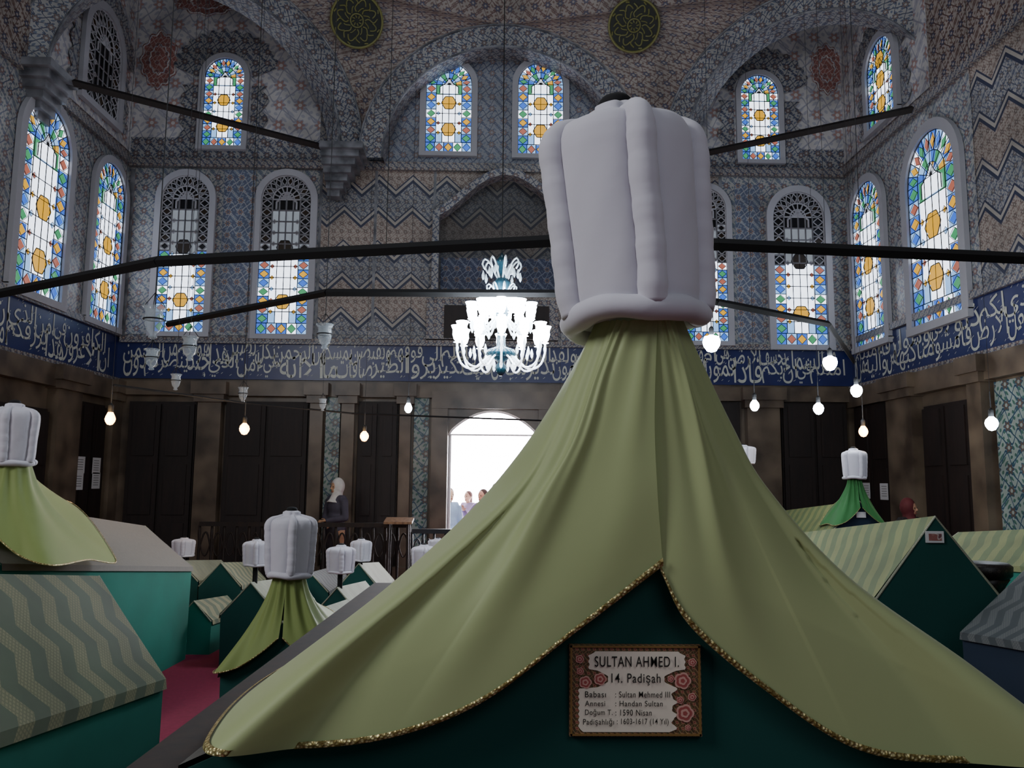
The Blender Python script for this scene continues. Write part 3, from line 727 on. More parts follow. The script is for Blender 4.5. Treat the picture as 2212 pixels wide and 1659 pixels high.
def backcol(neck, hem): return [neck, neck.lerp(hem, .22)+V((0, 0, -.1)), neck.lerp(hem, .58)+V((0, 0, -.1)), hem]
t_ = (3.0-my0)/(my1-my0)
eL = V((lerp(mc0, mc1, t_)-lerp(mw0, mw1, t_), 3.0, lerp(me0, me1, t_)+.03)); eR = V((lerp(mc0, mc1, t_)+lerp(mw0, mw1, t_), 3.0, eL.z))
rB = V((lerp(mc0, mc1, t_), 3.2, lerp(mr0, mr1, t_)+.03))
zN = cols[0][0].z
cols += [backcol(V((NX-.08, NY+.08, zN)), eL), backcol(V((NX, NY+.11, zN)), rB), backcol(V((NX+.08, NY+.08, zN)), eR)]
cols += [[at(*p) for p in c] for c in R_[::-1]]
def mfold(s, t):
    if s > 7: s = 14-s; b = .35
    else: b = 0
    u = s+.25*math.sin(1.9*s+1+4*b)
    env = math.sin(PI*min(1, t*.85+.08))**1.2
    soft = math.sin(2*PI*(u*.47+b+.03*t))*(.8+.3*math.sin(2.7*s+5*b))+.3*math.sin(2*PI*(u*.95+.3+b))*(1-t)**.6
    neck = .22*math.sin(2*PI*(u*1.5+b))*max(0, 1-t*1.8)
    k = (1-.8*t**3)*min(1, .15+s*.8)
    if s > 3: k *= max(.12, 1-(s-3)*.45)*(1 if t < .45 else max(.1, 1-(t-.45)*2))
    return .0125*(env*soft+neck)*k
drape('draped_cape', 'sage green satin cape with gold hem, largest, parted over the name plaque', cols, V((NX, NY, 1.5)), m_cloth, 420, 150, mfold, .018)
# plaque
py_ = my0-.012
def plq(px, py): return at(px, py, py_)
pc = plq(1372, 1492); plaque = thing('name_plaque', 'ornate printed name plaque on the dark green gable below the parted cape', 'plaque', pc)
x0, x1 = plq(1230, 1490).x, plq(1515, 1490).x; z1, z0 = plq(1372, 1393).z, plq(1372, 1591).z; PW = x1-x0; PH = z1-z0
def pp(px, py, k): return V((x0+(px-1230)/285*PW, py_-k, z1-(py-1393)/198*PH))
mb = MB(); mb.box((x0, py_, z0), (x1, my0-.001, z1)); board = mb.build('board', floral('plaque_ornament', '5a3a22', 'a4845a', 'b0605a', '5a6040', 240, .6), plaque)
m_pl = plain('plaque_parchment', 'e0d6c4', .7, 0, .04, 20); m_ink = plain('ink', '0a0806', .8)
mb = MB()
for (a, b, c, d) in ((1232, 1395, 1513, 1399), (1232, 1585, 1513, 1589), (1232, 1395, 1236, 1589), (1509, 1395, 1513, 1589)):
    p, r_ = pp(a, d, 0), pp(c, b, 0); mb.box((p.x, py_-.003, p.z), (r_.x, py_, r_.z))
mb.build('gilt_edge', plain('dull_gilt', '8a6c3c', .4, .3), board)
mb = MB()
edges = []
for k in range(0, 59):
    y = 1407+k*3
    if y < 1446: l, r = 1272+max(0, 1416-y)*1.6, 1480-max(0, 1416-y)*1.6
    elif y < 1488: e_ = math.sin((y-1446)/42*PI)**.6; l, r = 1272+42*e_, 1480-46*e_
    else: l, r = 1250, 1464-14*abs(math.sin((y-1488)*.11))
    if y > 1574: l += (y-1574)*1.6; r -= (y-1574)*1.6
    edges.append((y, l+1.5*math.sin(y*.5), r-1.5*math.sin(y*.5)))
for (ya, la, ra), (yb, lb, rb) in zip(edges, edges[1:]):
    mb.poly([pp(lb, yb, .002), pp(rb, yb, .002), pp(ra, ya, .002), pp(la, ya, .002)])
mb.build('parchment_panel', m_pl, board)
for s_, l, t, r, b in (('SULTAN AHMED I.', 1284, 1417, 1466, 1440), ('14. Padişah', 1320, 1454, 1426, 1480), ('Babası', 1263, 1493, 1308, 1506), (': Sultan Mehmed III', 1328, 1493, 1446, 1506), ('Annesi', 1263, 1513, 1306, 1525), (': Handan Sultan', 1328, 1513, 1430, 1525),
                       ('Doğum T.', 1263, 1531, 1322, 1547), (': 1590 Nisan', 1328, 1532, 1406, 1545), ('Padişahlığı', 1259, 1551, 1325, 1568), (': 1603-1617 (14 Yıl)', 1331, 1551, 1442, 1567)):
    mb = MB(); A_, B_ = pp(l, b, .0032), pp(r, t, .0032)
    put_text(mb, s_, A_.x, B_.x, A_.z, B_.z, lambda x, y: V((x, py_-.0055, y)), 0, .004); mb.build('lettering', m_ink, board)
m_rose = plain('rose_print', '9c4a46', .6); m_lt = plain('petal_print', 'c8988a', .6)
for (a, b, r_) in ((1264, 1474, 12), (1296, 1467, 12), (1474, 1470, 16), (1478, 1540, 17), (1252, 1424, 8), (1496, 1430, 8), (1494, 1505, 8), (1253, 1450, 7), (1449, 1466, 7), (1484, 1571, 6), (1468, 1512, 7)):
    mb = MB(); f = lambda k, s, h: pp(a+r_*s*(1+.18*abs(math.cos(2.5*2*PI*k/40)))*math.cos(2*PI*k/40), b+r_*s*(1+.18*abs(math.cos(2.5*2*PI*k/40)))*math.sin(2*PI*k/40), h)
    mb.poly([f(k, 1, .0032) for k in range(40)], 0); mb.poly([f(k, .78, .0036) for k in range(40)], 1); mb.poly([f(k, .5, .004) for k in range(40)], 0); mb.poly([f(k, .25, .0044) for k in range(40)], 1)
    mb.build('printed_flower', [m_lt, m_rose], board)
# other sarcophagi
def cape(label, y0, y1, c0, c1, w0, w1, e0, e1, r0, r1, neckz, nr, ny, mat, back=.35, front=.3, seed=0, gold=.01):
    N0 = V((c0, y0+ny, neckz)); cols = []
    tb = back
    ex = lambda t, s: V((lerp(c0, c1, t)+s*(lerp(w0, w1, t)+.025), lerp(y0, y1, t), lerp(e0, e1, t)+.02))
    hems = [(0.0, V((c0-.01, y0-.035, lerp(r0, e0, front)))), (25, V((c0-.3*w0, y0-.045, lerp(r0, e0, front+.28)))), (50, V((c0-.68*w0, y0-.045, lerp(r0, e0, front+.58)))), (80, V((c0-w0-.03, y0-.02, e0))),
            (110, ex(tb*.5, -1)), (140, ex(tb, -1)), (180, V((lerp(c0, c1, tb*1.15), lerp(y0, y1, tb*1.15), lerp(r0, r1, tb*1.15)+.03)))]
    hems = hems+[(360-a, V((2*lerp(c0, c1, 0)-h.x if h.y < y0 else 2*lerp(c0, c1, (h.y-y0)/(y1-y0))-h.x, h.y, h.z))) for a, h in hems[:-1][::-1]]
    for a, h in hems:
        an = math.radians(a); nk = N0+V((-math.sin(an)*nr, -math.cos(an)*nr, 0)); col = []
        for t in (0, .3, .62, 1):
            xy = t**1.55; p = nk.lerp(h, xy); p.z = lerp(nk.z, h.z, t); col.append(p)
        cols.append(col)
    def fold(s, t): return .009*(.3+math.sin(PI*min(1, t+.05)))*math.sin(2*PI*(s*.8+seed)+2*t)*(1-.7*t)
    return drape('draped_cape', label, cols, V((c0, y0+ny, (neckz+e0)/2)), mat, 160, 40, fold, gold)
g2 = (4.8, 7.66, -3.45, -3.22, .62, .45, 1.12, .81, 1.55, 1.18)
p = at(22, 1000, 5.1)
tomb('teal sarcophagus with plain greyish beige cover at the left edge, behind the zigzag one', *g2, m_teal, m_covg, None)
cape('olive cape hanging from the turban cut by the left edge', 4.8, 7.66, p.x+.0, -3.3, .45, .42, 1.12, .9, 1.55, 1.25, p.z+.02, .1, .3, m_cloth2, .36, .3, .2)
turban('white padded turban cut by the left edge of the photo', (p.x, 5.1, p.z), .30, .40, .1)
tomb('teal sarcophagus with olive zigzag brocade cover in the lower left foreground', .9, 3.46, -1.68, -1.63, .34, .29, 1.08, .8, 1.52, 1.21, m_teal, m_cov1)
m1 = (4.5, 6.3, -1.18, -1.1, .32, .26, .6, .52, .86, .72)
p = at(625, 1240, 4.6)
tomb('small dark teal sarcophagus under the olive cape left of the big one', 4.5, 6.3, p.x, -1.1, *m1[4:], m_dteal, m_cov4, (.1, p.z+.1, .03))
cape('small olive cape with gold edge, left of the big sage cape', 4.5, 6.3, p.x, -1.1, *m1[4:], p.z+.03, .07, .1, m_cloth2, .4, .3, .6, .008)
turban('medium white turban above the small olive cape left of the big one', (p.x, 4.6, p.z), .265, .375, .2)
tomb('dark teal sarcophagus with gold green brocade cover and white card, right of the big cape', 5.0, 7.2, at(2020, 1120, 5).x, 2.58, .4, .32, .92, .75, at(2020, 1118, 5).z, 1.17, m_dteal, m_cov2)
c = at(2020, 1160, 4.985); card = MB(); card.box((c.x-.055, 4.985, c.z-.035), (c.x+.055, 4.998, c.z+.035), 0); card.box((c.x-.04, 4.983, c.z-.022), (c.x+.04, 4.986, c.z+.02), 1)
tag(card.build('name_card', [m_paper, m_medal]), 'small pale printed card near the apex of the brocade covered gable at right', 'card')
tomb('sarcophagus with gold green brocade cover at the far right edge', 4.7, 6.9, 4.2, 3.95, .45, .35, 1.12, .98, 1.42, 1.22, m_teal, m_cov2)
tomb('sarcophagus with shade-coloured sides and grey brocade cover in the lower right corner', 2.5, 4.6, 3.25, 3.12, .58, .5, .98, .8, 1.5, 1.25, m_navycl, m_cov3)  # side colour darkened to navy for the shadow on teal cloth
p4 = at(1857, 1084, 8.6)
r4 = (8.6, 10.8, p4.x, p4.x-.15, .36, .3, 1.08, .98, p4.z, 1.25)
tp = at(1853, 1032, 8.7)
tomb('navy sarcophagus with striped cover under the vivid green cape', *r4, m_navycl, m_cov2, (.1, tp.z+.06, .03))
cape('vivid green cape below the cream turban at right', 8.6, 10.8, p4.x, p4.x-.15, .36*.7, .3*.7, lerp(p4.z, 1.08, .7), lerp(1.25, .98, .7), p4.z, 1.25, tp.z+.03, .055, .1, m_bright, .16, .25, .1, .008)
turban('cream turban above the vivid green cape at right', (p4.x, 8.7, tp.z), .26, .34, .1)
cd4 = MB(); c = at(1860, 1112, 8.59); cd4.box((c.x-.05, 8.585, c.z-.03), (c.x+.05, 8.6, c.z+.03)); tag(cd4.build('name_card', m_paper), 'tiny white card below the vivid green cape', 'card')
def small(label, px, yt, yb, d, w, foot, tl, hw=.23, e=.48, r=.72, cov=m_cov4, body=m_dteal):
    pb = at(px, yb, d+.12); pt = at(px, yt, d+.12)
    tomb(label, d, foot, pb.x, pb.x*.98, hw, hw*.85, e, e*.85, r, r*.85, body, cov, (.12, pb.z+.05, .022))
    turban(tl, (pb.x, d+.12, pb.z+.02), w, pt.z-pb.z-.02, .15, 0)
small('small teal sarcophagus left of the medium turban', 552, 1160, 1225, 7.3, .22, 8.7, 'small white turban just left of the medium turban', .25, .45, .72)
small('small teal sarcophagus with pale cover between the capes', 735, 1172, 1240, 7.0, .235, 8.35, 'small white turban just right of the medium turban', .23, .46, .72)
small('small teal sarcophagus behind, right of the one with pale cover', 779, 1160, 1214, 8.7, .215, 10.0, 'small white turban furthest back right of the medium turban', .22, .5, .75, m_cov4, m_dteal)
small('small teal sarcophagus partly behind the grey beige covered one', 396, 1158, 1204, 9.2, .24, 10.4, 'small white turban peeping over the grey beige covered sarcophagus', .22, .5, .72)
small('small sarcophagus half hidden by the left flank of the big cape', 915, 1172, 1232, 7.6, .23, 8.8, 'small white turban touching the left flank of the big cape', .22, .5, .75)
small('small far sarcophagus in front of the entrance railing', 945, 1160, 1198, 9.0, .21, 10.2, 'small turban seen half behind another near the entrance railing', .2, .6, .85)
small('sarcophagus hidden behind the right flank of the big cape', 1606, 958, 1004, 9.6, .28, 11.2, 'white turban peeping out at the right flank of the big cape', .3, 1.0, 1.35)
tomb('low teal sarcophagus without turban, with striped cover, beyond the carpet aisle', 8.8, 10.1, at(478, 1200, 8.8).x, -2.95, .22, .19, .5, .42, .74, .62, m_dteal, m_cov1)
tomb('lowest teal sarcophagus without turban beside the carpet aisle', 7.85, 8.65, -2.8, -2.75, .17, .15, .3, .27, .48, .42, m_teal, m_cov1)
tomb('teal sarcophagus without turban behind the medium turban', 9.0, 10.3, at(672, 1200, 9.0).x, -1.95, .2, .18, .42, .4, .62, .56, m_dteal, m_cov3)
# ------------------------------------------------------------------ lamp rails, lamps, chandelier
def rail(label, pts, r, hangs, top=11):
    root = thing('lamp_rail', label, 'lamp rail', sum(pts, V((0,0,0)))/len(pts), 'suspended lamp rails')
    for a, b in zip(pts, pts[1:]):
        mb = MB(); mb.tube([a, b], r, 4, 0, 1.2); mb.build('bar', m_black, root)
    for a, b, t in hangs:
        p = pts[a].lerp(pts[b], t); mb = MB(); mb.tube([p, V((p.x, p.y, top))], .0025, 4); mb.build('hanging_wire', m_wire, root)
zO = 3.2
outer = [atZ(px, py, zO) for px, py in ((-90, 652), (340, 565), (1200, 520), (1550, 528), (2300, 562))]
rail('nearest black iron lamp rail crossing the whole photo behind the big turban', outer, .035, [(1, 1, 0), (1, 2, .6), (3, 4, .4)])
inner = [atZ(px, py, zO) for px, py in ((362, 700), (705, 632), (1200, 634), (1548, 652), (1790, 700), (1845, 782))]
rail('inner black lamp rail behind the chandelier', inner, .028, [(0, 1, .15), (1, 1, 0), (4, 4, 0)])
low = [atZ(px, py, 2.5) for px, py in ((245, 832), (525, 870), (760, 893), (1210, 910))]
rail('thin low dark lamp rod in front of the doors left of the entrance', low, .01, [(1, 1, 0), (3, 3, 0)])
def bulb(label, px, py, d, warm, top, r=.05):
    p = at(px, py, d); root = thing('hanging_bulb', label, 'lamp', p, 'lit hanging bulbs')
    mb = MB(); mb.tube([p+V((0, 0, .13)), p+V((0, 0, .3))], .005, 5); mb.tube([p+V((0, 0, .28)), V((p.x, p.y, max(top, p.z+.4)))], .0022, 4); mb.build('cord', m_wire, root)
    mb = MB(); mb.lathe([(.012, .05), (.022, .06), (.024, .12), (.01, .14)], p, 12); mb.build('socket', m_black, root, True)
    mb = MB(); mb.lathe([(0, -r*1.25), (r*.5, -r*1.1), (r*.9, -r*.5), (r, 0), (r*.85, r*.55), (.024, .055), (.02, .065)], p, 16); mb.build('bulb', m_warm if warm else m_glow, root, True)
    l = bpy.data.lights.new('bulb_light', 'POINT'); l.energy = 9 if warm else 10; l.color = (1, .65, .32) if warm else (.85, .93, 1); l.shadow_soft_size = .06
    o = bpy.data.objects.new('bulb_light', l); C.objects.link(o); o.location = p+V((0, -.12, -.02))
bulb('warm lit bulb left of the first dark door, in front of the left column', 238, 905, 7.4, 1, 11, .045)
bulb('warm lit bulb in front of the wide dark door at left', 528, 926, 9.0, 1, 11, .055)
bulb('warm lit bulb in front of the narrow dark door left of the entrance', 787, 942, 10.3, 1, 11, .055)
bulb('small cool lit bulb just left of the entrance top', 882, 882, 9.5, 0, 11, .045)
bulb('big cool lit bulb touching the right side of the big cape below the turban', 1537, 738, 7.2, 0, 11, .08)
bulb('cool lit bulb hanging from the corner of the inner rail at right', 1793, 782, inner[4].y, 0, 3.2, .07)
bulb('cool lit bulb over the right inscription corner', 1850, 843, 8.6, 0, 11, .062)
bulb('cool lit bulb in front of the dark door under the right inscription', 1768, 882, 9.0, 0, 11, .058)
bulb('cool lit bulb nearest the right flank of the big cape, lower one', 1630, 876, 9.0, 0, 11, .052)
bulb('warm lit bulb above the cream turban at right', 1865, 932, 9.0, 1, 11, .05)
bulb('cool lit bulb at the far right edge before the tiled strip', 2142, 914, 7.5, 0, 11, .058)
def lantern(label, px, py, d, s, top, anchor=None):
    p = at(px, py, d)
    if anchor: p.x, p.y = anchor.x, anchor.y
    root = thing('glass_lantern', label, 'lantern', p, 'unlit clear glass lanterns')
    mb = MB(); mb.tube([p+V((0, 0, .16*s)), V((p.x, p.y, max(top, p.z+.3)))], .0025, 5); mb.build('chain', m_wire, root)
    mb = MB(); mb.lathe([(.012*s, -.13*s), (.03*s, -.12*s), (.018*s, -.10*s), (.045*s, -.07*s), (.062*s, 0), (.055*s, .05*s), (.075*s, .085*s), (.071*s, .086*s), (.05*s, .05*s), (.055*s, 0)], p, 18); mb.build('glass_cup', m_glass, root, True)
    for k in range(3):
        mb = MB(); mb.tube([p+V((.07*s*math.cos(k*2.09), .07*s*math.sin(k*2.09), .085*s)), p+V((0, 0, .18*s))], .003, 4); mb.build('hanger_wire', m_black, root)
    mb = MB(); mb.tube([p+V((.064*s*math.cos(k*.3927), .064*s*math.sin(k*.3927), 0)) for k in range(17)], .005*s, 5); mb.build('wire_band', m_black, root)
lantern('largest clear glass lantern under the corner of the nearest rail at left', 337, 690, outer[1].y, 1.1, 3.2, outer[1])
lantern('clear glass lantern over the left part of the inscription, right of the largest', 410, 748, 7.4, 1.05, 11)
lantern('clear glass lantern just below the largest one at left', 328, 772, 6.5, .8, 11)
lantern('small clear lantern hanging below the inscription at left', 380, 822, 8.0, .75, 11)
lantern('small clear lantern above the wide dark door at left', 525, 850, 9.5, .85, 11)
lantern('clear bell lantern hanging below the bend of the inner rail', 705, 722, inner[1].y, 1.0, 3.2, inner[1])
lantern('smallest clear lantern above the tile strip left of the entrance', 697, 872, 9.9, .7, 11)
def chandelier():
    o = at(1083, 700, 7.0); root = thing('chandelier', 'lit glass chandelier with blue white cups hanging before the entrance', 'chandelier', o)
    s = 7.0/F
    Z = lambda py: (700-py)*s
    mb = MB(); mb.lathe([(r*s, Z(y)) for r, y in ((3, 815), (10, 806), (14, 796), (6, 785), (20, 776), (34, 768), (30, 758), (10, 750), (8, 700), (14, 680), (22, 668), (12, 655), (8, 640), (16, 622), (20, 608), (9, 596), (7, 570), (14, 560), (6, 548), (2, 540))], o, 20); mb.build('cut_glass_stem', m_tealg, root, True)
    mb = MB(); mb.tube([o+V((0, 0, Z(540))), V((o.x, o.y, 11))], .005, 5); mb.build('suspension_chain', m_black, root)
    drop = [(0, -.09), (.011, -.07), (.014, -.045), (.005, -.01), (0, 0)]
    for k in range(8):
        a = 2*PI*k/8+.2; d = V((math.cos(a), math.sin(a), 0))
        mb = MB(); mb.tube(cat([o+d*r*s+V((0, 0, Z(y))) for r, y in ((0, 612), (14, 590), (26, 566), (38, 556), (44, 568), (37, 580))], 14), .008, 8); sc = mb.build('crown_scroll', m_clear, root, True)
        for rr_, yy in ((42, 582), (28, 572)):
            mb = MB(); c = o+d*rr_*s+V((0, 0, Z(yy))); mb.lathe(drop, c, 6); mb.build('crystal_drop', m_clear, sc)
        mb = MB(); mb.tube(cat([o+d*r*s+V((0, 0, Z(y))) for r, y in ((0, 645), (14, 628), (26, 612), (34, 616), (31, 628))], 10), .007, 8); mb.build('lower_scroll', m_clear, root, True)
    for (cnt, R, yc, ya, ph, sz) in ((12, 96, 724, 785, 0, 1), (10, 68, 676, 705, .3, 1.0), (6, 36, 662, 690, .1, 1.0)):
        for k in range(cnt):
            a = 2*PI*k/cnt+ph; d = V((math.cos(a), math.sin(a), 0))
            pts = [(6, ya-22), (R*.35, ya-8), (R*.62, ya+14), (R*.88, ya+6), (R, ya-22), (R, yc+16)]
            mb = MB(); mb.tube(cat([o+d*r*s+V((0, 0, Z(y))) for r, y in pts], 18), .009, 8); arm = mb.build('arm', m_cryst, root, True)
            c = o+d*R*s+V((0, 0, Z(yc)))
            mb = MB(); mb.lathe([(.012*sz, -.075*sz), (.035*sz, -.07*sz), (.012*sz, -.06*sz), (.03*sz, -.045*sz), (.043*sz, 0), (.04*sz, .04*sz), (.056*sz, .078*sz), (.053*sz, .079*sz), (.036*sz, .04*sz), (.036*sz, 0), (.01, -.03)], c, 14); mb.build('glass_cup', m_cup, arm, True)
            if cnt > 6:
                for e in (c+V((0, 0, -.075)), c.lerp(o+V((0, 0, c.z-o.z)), .3)+V((0, 0, -.12))):
                    mb = MB(); mb.lathe(drop, e, 6); mb.build('crystal_drop', m_cryst, arm)
    for k in range(12):
        a = 2*PI*k/12; d = V((math.cos(a), math.sin(a), 0)); mb = MB(); mb.lathe([(0, -.06), (.012, -.04), (.014, -.02), (.004, .02), (0, .03)], o+d*30*s+V((0, 0, Z(788))), 6); mb.build('crystal_drop', m_cryst, root)
    for dx, dz in ((.3, 0), (-.3, 0), (0, .12)):
        l = bpy.data.lights.new('chandelier_light', 'POINT'); l.energy = 14; l.color = (.82, .92, 1); l.shadow_soft_size = .2
        q_ = bpy.data.objects.new('chandelier_light', l); C.objects.link(q_); q_.location = o+V((dx, -.55, dz-.1))
chandelier()
# ------------------------------------------------------------------ railing, stands, notices
def railing(label, x0, x1, y, h, mat, bay, r):
    root = thing('railing', label, 'railing', ((x0+x1)/2, y, 0))
    for z in (h, h*.12):
        mb = MB(); mb.box((x0, y-.035, z-.04), (x1, y+.035, z+.02)); mb.build('rail', mat, root)
    n_ = max(2, round((x1-x0)/bay)); w = (x1-x0)/n_
    for k in range(n_+1):
        x = x0+k*w; mb = MB(); mb.lathe([(r, .01), (r*1.6, .1), (r, .2), (r*1.3, h*.5), (r, h*.75), (r*1.5, h*.85), (r, h-.02)], (x, y, 0), 8); mb.build('baluster', mat, root, True)
    for k in range(n_):
        xa = x0+k*w; mb = MB()
        mb.tube([(xa+w*t/10, y, h*.55+h*.33*math.sin(PI*t/10)**.7) for t in range(11)], r*.8, 6)
        mb.tube([(xa+w*t/10, y, h*.86-h*.3*math.sin(PI*t/10)**.7) for t in range(11)], r*.6, 6)
        mb.build('fretwork_arch', mat, root, True)
railing('dark carved wooden railing along the doors left of the entrance', at(432, 1130, 11.5).x, at(886, 1130, 11.5).x, 11.5, at(700, 1132, 11.5).z, m_wood, .17, .016)
railing('dark metal fretwork railing in front of the entrance', at(890, 1150, 11.1).x, at(1250, 1150, 11.1).x, 11.1, at(950, 1146, 11.1).z, plain('grey_iron', '2b2b30', .4, .5), .15, .013)
p = at(862, 1128, 11.2); st = thing('reading_stand', 'small light brown reading stand beside the wooden railing end', 'stand', (p.x, 11.2, 0))
m_lw = wood('honey_wood', '5a3e28', '8a6848')
mb = MB(); mb.hexa([(p.x-.19, 11.05, p.z-.02), (p.x+.19, 11.05, p.z-.02), (p.x+.19, 11.35, p.z+.03), (p.x-.19, 11.35, p.z+.03), (p.x-.19, 11.05, p.z+.01), (p.x+.19, 11.05, p.z+.01), (p.x+.19, 11.35, p.z+.06), (p.x-.19, 11.35, p.z+.06)]); mb.build('top', m_lw, st)
for dx in (-.14, .14):
    for dy in (-.1, .1): mb = MB(); mb.tube([(p.x+dx, 11.2+dy, 0), (p.x+dx*.9, 11.2+dy, p.z)], .02, 6); mb.build('leg', m_dwood, st)
zt = at(2125, 1215, 5.45).z; xx = at(2125, 1250, 5.45).x
cs = thing('carved_stand', 'dark carved stand standing between the sarcophagi at the right edge', 'stand', (xx, 5.45, 0))
m_cv = floral('carved_dark_wood', '2a221d', '120e0c', '463a32', '1c1613', 60)
mb = MB(); mb.lathe([(.15, 0), (.16, .04), (.1, .12), (.07, .3), (.06, zt-.45), (.09, zt-.38), (.13, zt-.25), (.12, zt-.15), (.15, zt-.1)], (xx, 5.45, 0), 24, 0, lambda a, z: 1+.05*math.cos(8*a)); mb.build('carved_column', m_cv, cs, True)
mb = MB(); mb.lathe([(.15, zt-.1), (.17, zt-.08), (.175, zt-.02), (.15, zt), (0, zt)], (xx, 5.45, 0), 24); mb.build('top', m_cv, cs, True)
m_print = plain('grey_print', '70706e', .7)
for w, px, py, lb in (('left', 157, 1004, 'upper left'), ('left', 192, 1006, 'upper right'), ('left', 153, 1040, 'lower left'), ('left', 191, 1038, 'lower right'), ('right', 1887, 1060, 'left'), ('right', 1926, 1062, 'right')):
    c = on(w, px, py); X = (XL+.109) if w == 'left' else (XR-.109); s = 1 if w == 'left' else -1; mb = MB(); a, b = sorted((X, X+s*.006)); hw_, hh_ = .12, .12
    mb.box((a, c.y-hw_, c.z-hh_), (b, c.y+hw_, c.z+hh_), 0)
    for k in range(5): aa, bb = sorted((X+s*.0065, X+s*.007)); mb.box((aa, c.y-.09, c.z+.07-k*.035), (bb, c.y+.07, c.z+.08-k*.035), 1)
    tag(mb.build('paper_notice', [m_paper, m_print]), ('%s white paper notice of the four on the dark door at left' if w == 'left' else '%s paper notice of the two on the dark door at right') % lb, 'notice', 'paper notices on the dark doors')
# ------------------------------------------------------------------ people
def hand(mb, w, d, side):
    w, d = V(w), V(d).normalized(); side = V(side); side = (side-d*side.dot(d)).normalized(); nn = d.cross(side)
    mb.tube([w, w+d*.04, w+d*.085], [.024, .034, .03], 10, 0, .5)
    for k, ln in enumerate((.066, .076, .07, .055)):
        b = w+d*.08+side*(.027-.018*k); mb.tube([b, b+d*ln*.5, b+d*ln*.85+nn*ln*.3], [.0095, .009, .0075], 7)
    b = w+d*.03+side*.028; mb.tube([b, b+d*.03+side*.025, b+d*.058+side*.032], [.0115, .0105, .009], 7)
def rem(o, vox, it=4):
    m = o.modifiers.new('Remesh', 'REMESH'); m.mode = 'VOXEL'; m.voxel_size = vox; m.use_smooth_shade = True
    s = o.modifiers.new('Smooth', 'SMOOTH'); s.iterations = it; s.factor = .5; return o
def person(label, loc, rot, H, skin, top, bottom, hair, arms=None, lean=0, headturn=0, hijab=False, skirt=False, group=None, longhair=False):
    root = thing('person', label, 'person', (0, 0, 0), group)
    A = {'el': (.225, .02, 1.08), 'wl': (.2, -.1, .87), 'er': (-.225, .02, 1.08), 'wr': (-.2, -.1, .87)}
    A.update(arms or {})
    sk = plain('skin_'+skin, skin, .55, 0, .06, 10); tp = plain('top_'+top, top, .85, 0, .12, 12); bt = plain('bottom_'+bottom, bottom, .85, 0, .12, 12); hr = plain('hair_'+hair, hair, .8, 0, .15, 30)
    Ly = -lean
    sh = lambda s: V((s*.165, Ly*.8, 1.365))
    def limbs(mb, k, hands=True, legs=True, fore=True):
        for s, e, w in ((1, A['el'], A['wl']), (-1, A['er'], A['wr'])):
            e, w = V(e), V(w)
            mb.tube([sh(s)*1.0, sh(s).lerp(e, .4), e], [.05+k, .045+k, .036+k], 12)
            if fore:
                mb.tube([e, e.lerp(w, .35), w], [.036+k, .037+k, .023+k], 12)
                mb.ell(e, (.036+k,)*3)
            if hands:
                dd = (w-e).normalized(); hand(mb, w-dd*.01, dd, V((-s, 0, .4)))
        if legs:
            for s in (1, -1):
                mb.tube([(s*.085, 0, .92), (s*.09, -.005, .7), (s*.09, -.015, .48)], [.085+k, .075+k, .052+k], 12)
                mb.tube([(s*.09, -.015, .5), (s*.09, .005, .33), (s*.09, .015, .09)], [.052+k, .054+k, .036+k], 12)
                if k == 0:
                    mb.tube([(s*.09, .045, .04), (s*.095, -.05, .045), (s*.105, -.16, .025)], [.036, .04, .028], 10, 0, .8)
    def torso(mb, k):
        mb.ell((0, 0, .95), (.155+k, .115+k, .12+k)); mb.ell((0, Ly*.3, 1.1), (.135+k, .1+k, .16+k)); mb.ell((0, Ly*.7, 1.27), (.155+k, .11+k, .15+k))
        mb.tube([sh(-1), sh(1)], [.055+k, .055+k], 10)
    mb = MB(); torso(mb, 0); limbs(mb, 0)
    hc = V((0, Ly-.01, 1.545)); ht = headturn
    mb.tube([(0, Ly*.8, 1.36), (0, Ly*.9+.005, 1.42), (0, Ly, 1.49)], [.062, .05, .048], 12)
    hm = MB(); hm.ell((0, 0, .015), (.076, .092, .1), 18, 12); hm.ell((0, -.025, -.045), (.055, .062, .068), 14, 10)
    hm.tube([(0, -.085, .02), (0, -.108, -.02), (0, -.085, -.03)], [.008, .013, .009], 8)
    for s in (-1, 1): hm.ell((s*.076, .01, -.005), (.01, .018, .03), 8, 6)
    RM = Matrix.Rotation(ht, 3, 'Z'); off = len(mb.v)
    for v in hm.v: mb.add(hc+RM @ v)
    for f, m in zip(hm.f, hm.mi): mb.face([i+off for i in f], m)
    rem(mb.build('body', sk, root, True), .009, 3)
    for s in (-1, 1):
        mb = MB(); mb.ell(hc+RM @ V((s*.03, -.083, .012)), (.011, .008, .007), 8, 6); mb.build('eye', m_ink, root, True)
    mb = MB(); mb.ell(hc+RM @ V((0, -.085, -.06)), (.022, .006, .007), 8, 6); mb.build('mouth', plain('lip', '8a4a44', .5), root, True)
    mb = MB(); torso(mb, .018); limbs(mb, .014, False, False); mb.tube([(0, 0, .98), (0, 0, .8)], [.165, .18], 18, 0, .78)
    rem(mb.build('top', tp, root, True), .014)
    mb = MB()
    if skirt: mb.tube([(0, 0, .98), (0, 0, .6), (0, 0, .06)], [.165, .2, .26], 24, 0, .85)
    else:
        mb.ell((0, 0, .93), (.165, .125, .13))
        for s in (1, -1): mb.tube([(s*.085, 0, .92), (s*.09, -.015, .48), (s*.09, .015, .07)], [.1, .07, .058], 14)
    rem(mb.build('skirt' if skirt else 'trousers', bt, root, True), .015)
    for s in (1, -1):
        mb = MB(); mb.tube([(s*.09, .06, .035), (s*.095, -.05, .045), (s*.105, -.185, .03)], [.042, .048, .034], 12, 0, .8); mb.build('shoe', m_finial, root, True)
    mb = MB()
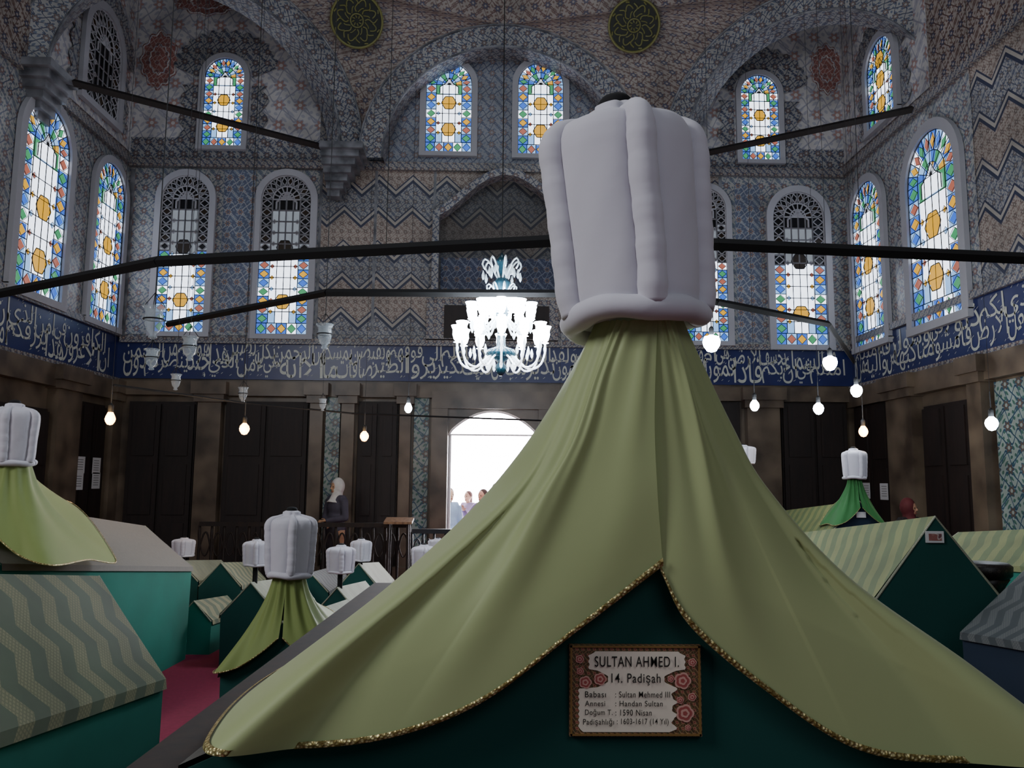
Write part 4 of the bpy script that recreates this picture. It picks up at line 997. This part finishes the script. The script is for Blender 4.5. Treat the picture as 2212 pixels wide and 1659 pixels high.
    if hijab:
        mb.ell(hc+RM @ V((0, .022, .02)), (.1, .105, .132), 22, 14)
        mb.tube([hc+V((0, .015, -.02)), hc+V((0, .012, -.11)), hc+V((0, .005, -.19)), hc+V((0, -.005, -.24))], [.098, .088, .12, .155], 20, 0, .85)
        rem(mb.build('headscarf', hr, root, True), .011, 4)
    else:
        mb.ell(hc+RM @ V((0, .022, .035)), (.087, .092, .1), 20, 12)
        if longhair: mb.tube([hc+RM @ V((0, .05, .02)), hc+RM @ V((0, .06, -.1)), hc+RM @ V((0, .07, -.2))], [.085, .08, .05], 14, 0, .7)
        rem(mb.build('hair', hr, root, True), .012, 3)
    s = H/1.65; root.scale = (s, s, s); root.location = loc; root.rotation_euler.z = rot
    return root
fold_arms = {'el': (.235, -.02, 1.1), 'wl': (.0, -.19, 1.06), 'er': (-.235, -.02, 1.1), 'wr': (.02, -.17, 1.0)}
person('woman in white headscarf and dark cardigan standing by the tile strip behind the railing', (at(727, 1100, 12.1).x, 12.1, 0), math.radians(-40), 1.62, 'b08868', '44404c', '241c22', 'c9c6c0', fold_arms, 0, -.1, True, True)
gd = 'visitors in the bright entrance'
person('person in pale blue shirt at the left jamb of the bright entrance', (at(970, 1100, 14.0).x, 14.0, -.15), .5, 1.64, 'c8a890', '90a8c8', '606880', '6a5a50', None, 0, 0, False, False, gd)
person('person in lilac top in the middle of the bright entrance', (at(1014, 1100, 16.6).x, 16.6, -.15), -.6, 1.56, 'b8907a', '9484a4', '706880', '5a3a34', None, .05, 0, False, False, gd, True)
person('woman in mauve top raising an arm in the bright entrance', (at(1046, 1100, 14.3).x, 14.3, -.15), -.7, 1.62, 'b07c68', '705c86', '504860', '3a221e', {'er': (-.3, -.12, 1.15), 'wr': (-.22, -.3, 1.3)}, .04, 0, False, False, gd, True)
person('dark haired person in grey behind the woman in mauve at the entrance', (at(1072, 1100, 15.8).x, 15.8, -.15), .2, 1.72, 'b07c68', '706880', '504860', '2e1814', None, 0, 0, False, False, gd)
person('person in red headscarf and black coat beyond the brocade covered sarcophagus at right', (at(1958, 1070, 9.6).x, 9.6, 0), .3, 1.44, 'a07860', '141014', '121014', '4a0e16', None, .03, .4, True, True)
# ------------------------------------------------------------------ light
w = bpy.data.worlds.new('world'); SC.world = w; w.use_nodes = True
bg = w.node_tree.nodes['Background']; bg.inputs[0].default_value = (.62, .7, .85, 1); bg.inputs[1].default_value = .18
def area(name, loc, tgt, sx, sy, e, col):
    l = bpy.data.lights.new(name, 'AREA'); l.shape = 'RECTANGLE'; l.size = sx; l.size_y = sy; l.energy = e; l.color = col
    o = bpy.data.objects.new(name, l); C.objects.link(o); o.location = loc
    o.rotation_euler = (V(tgt)-V(loc)).to_track_quat('-Z', 'Y').to_euler()
area('window_light_left', (-5.2, 0.2, 5.2), (.3, 2.6, 1.4), 1.8, 2.6, 250, (.95, .97, 1))
area('window_light_rear', (2.0, -2.6, 5.5), (.5, 6, 2.0), 4, 2.5, 65, (.9, .95, 1))
area('dome_light', (0, 6.0, 10.6), (0, 9.0, 4), 5, 5, 140, (.82, .9, 1))
area('door_daylight', ((ld+rd)/2, D+.6, 1.7), ((ld+rd)/2, 6, .4), 1.3, 2.2, 130, (.95, .97, 1))
area('visitor_fill_light', ((ld+rd)/2, 13.6, 4.6), ((ld+rd)/2, 15, .5), 3, 1.0, 150, (1, .98, 1))  # added lamp above the door, brightens the visitors outside
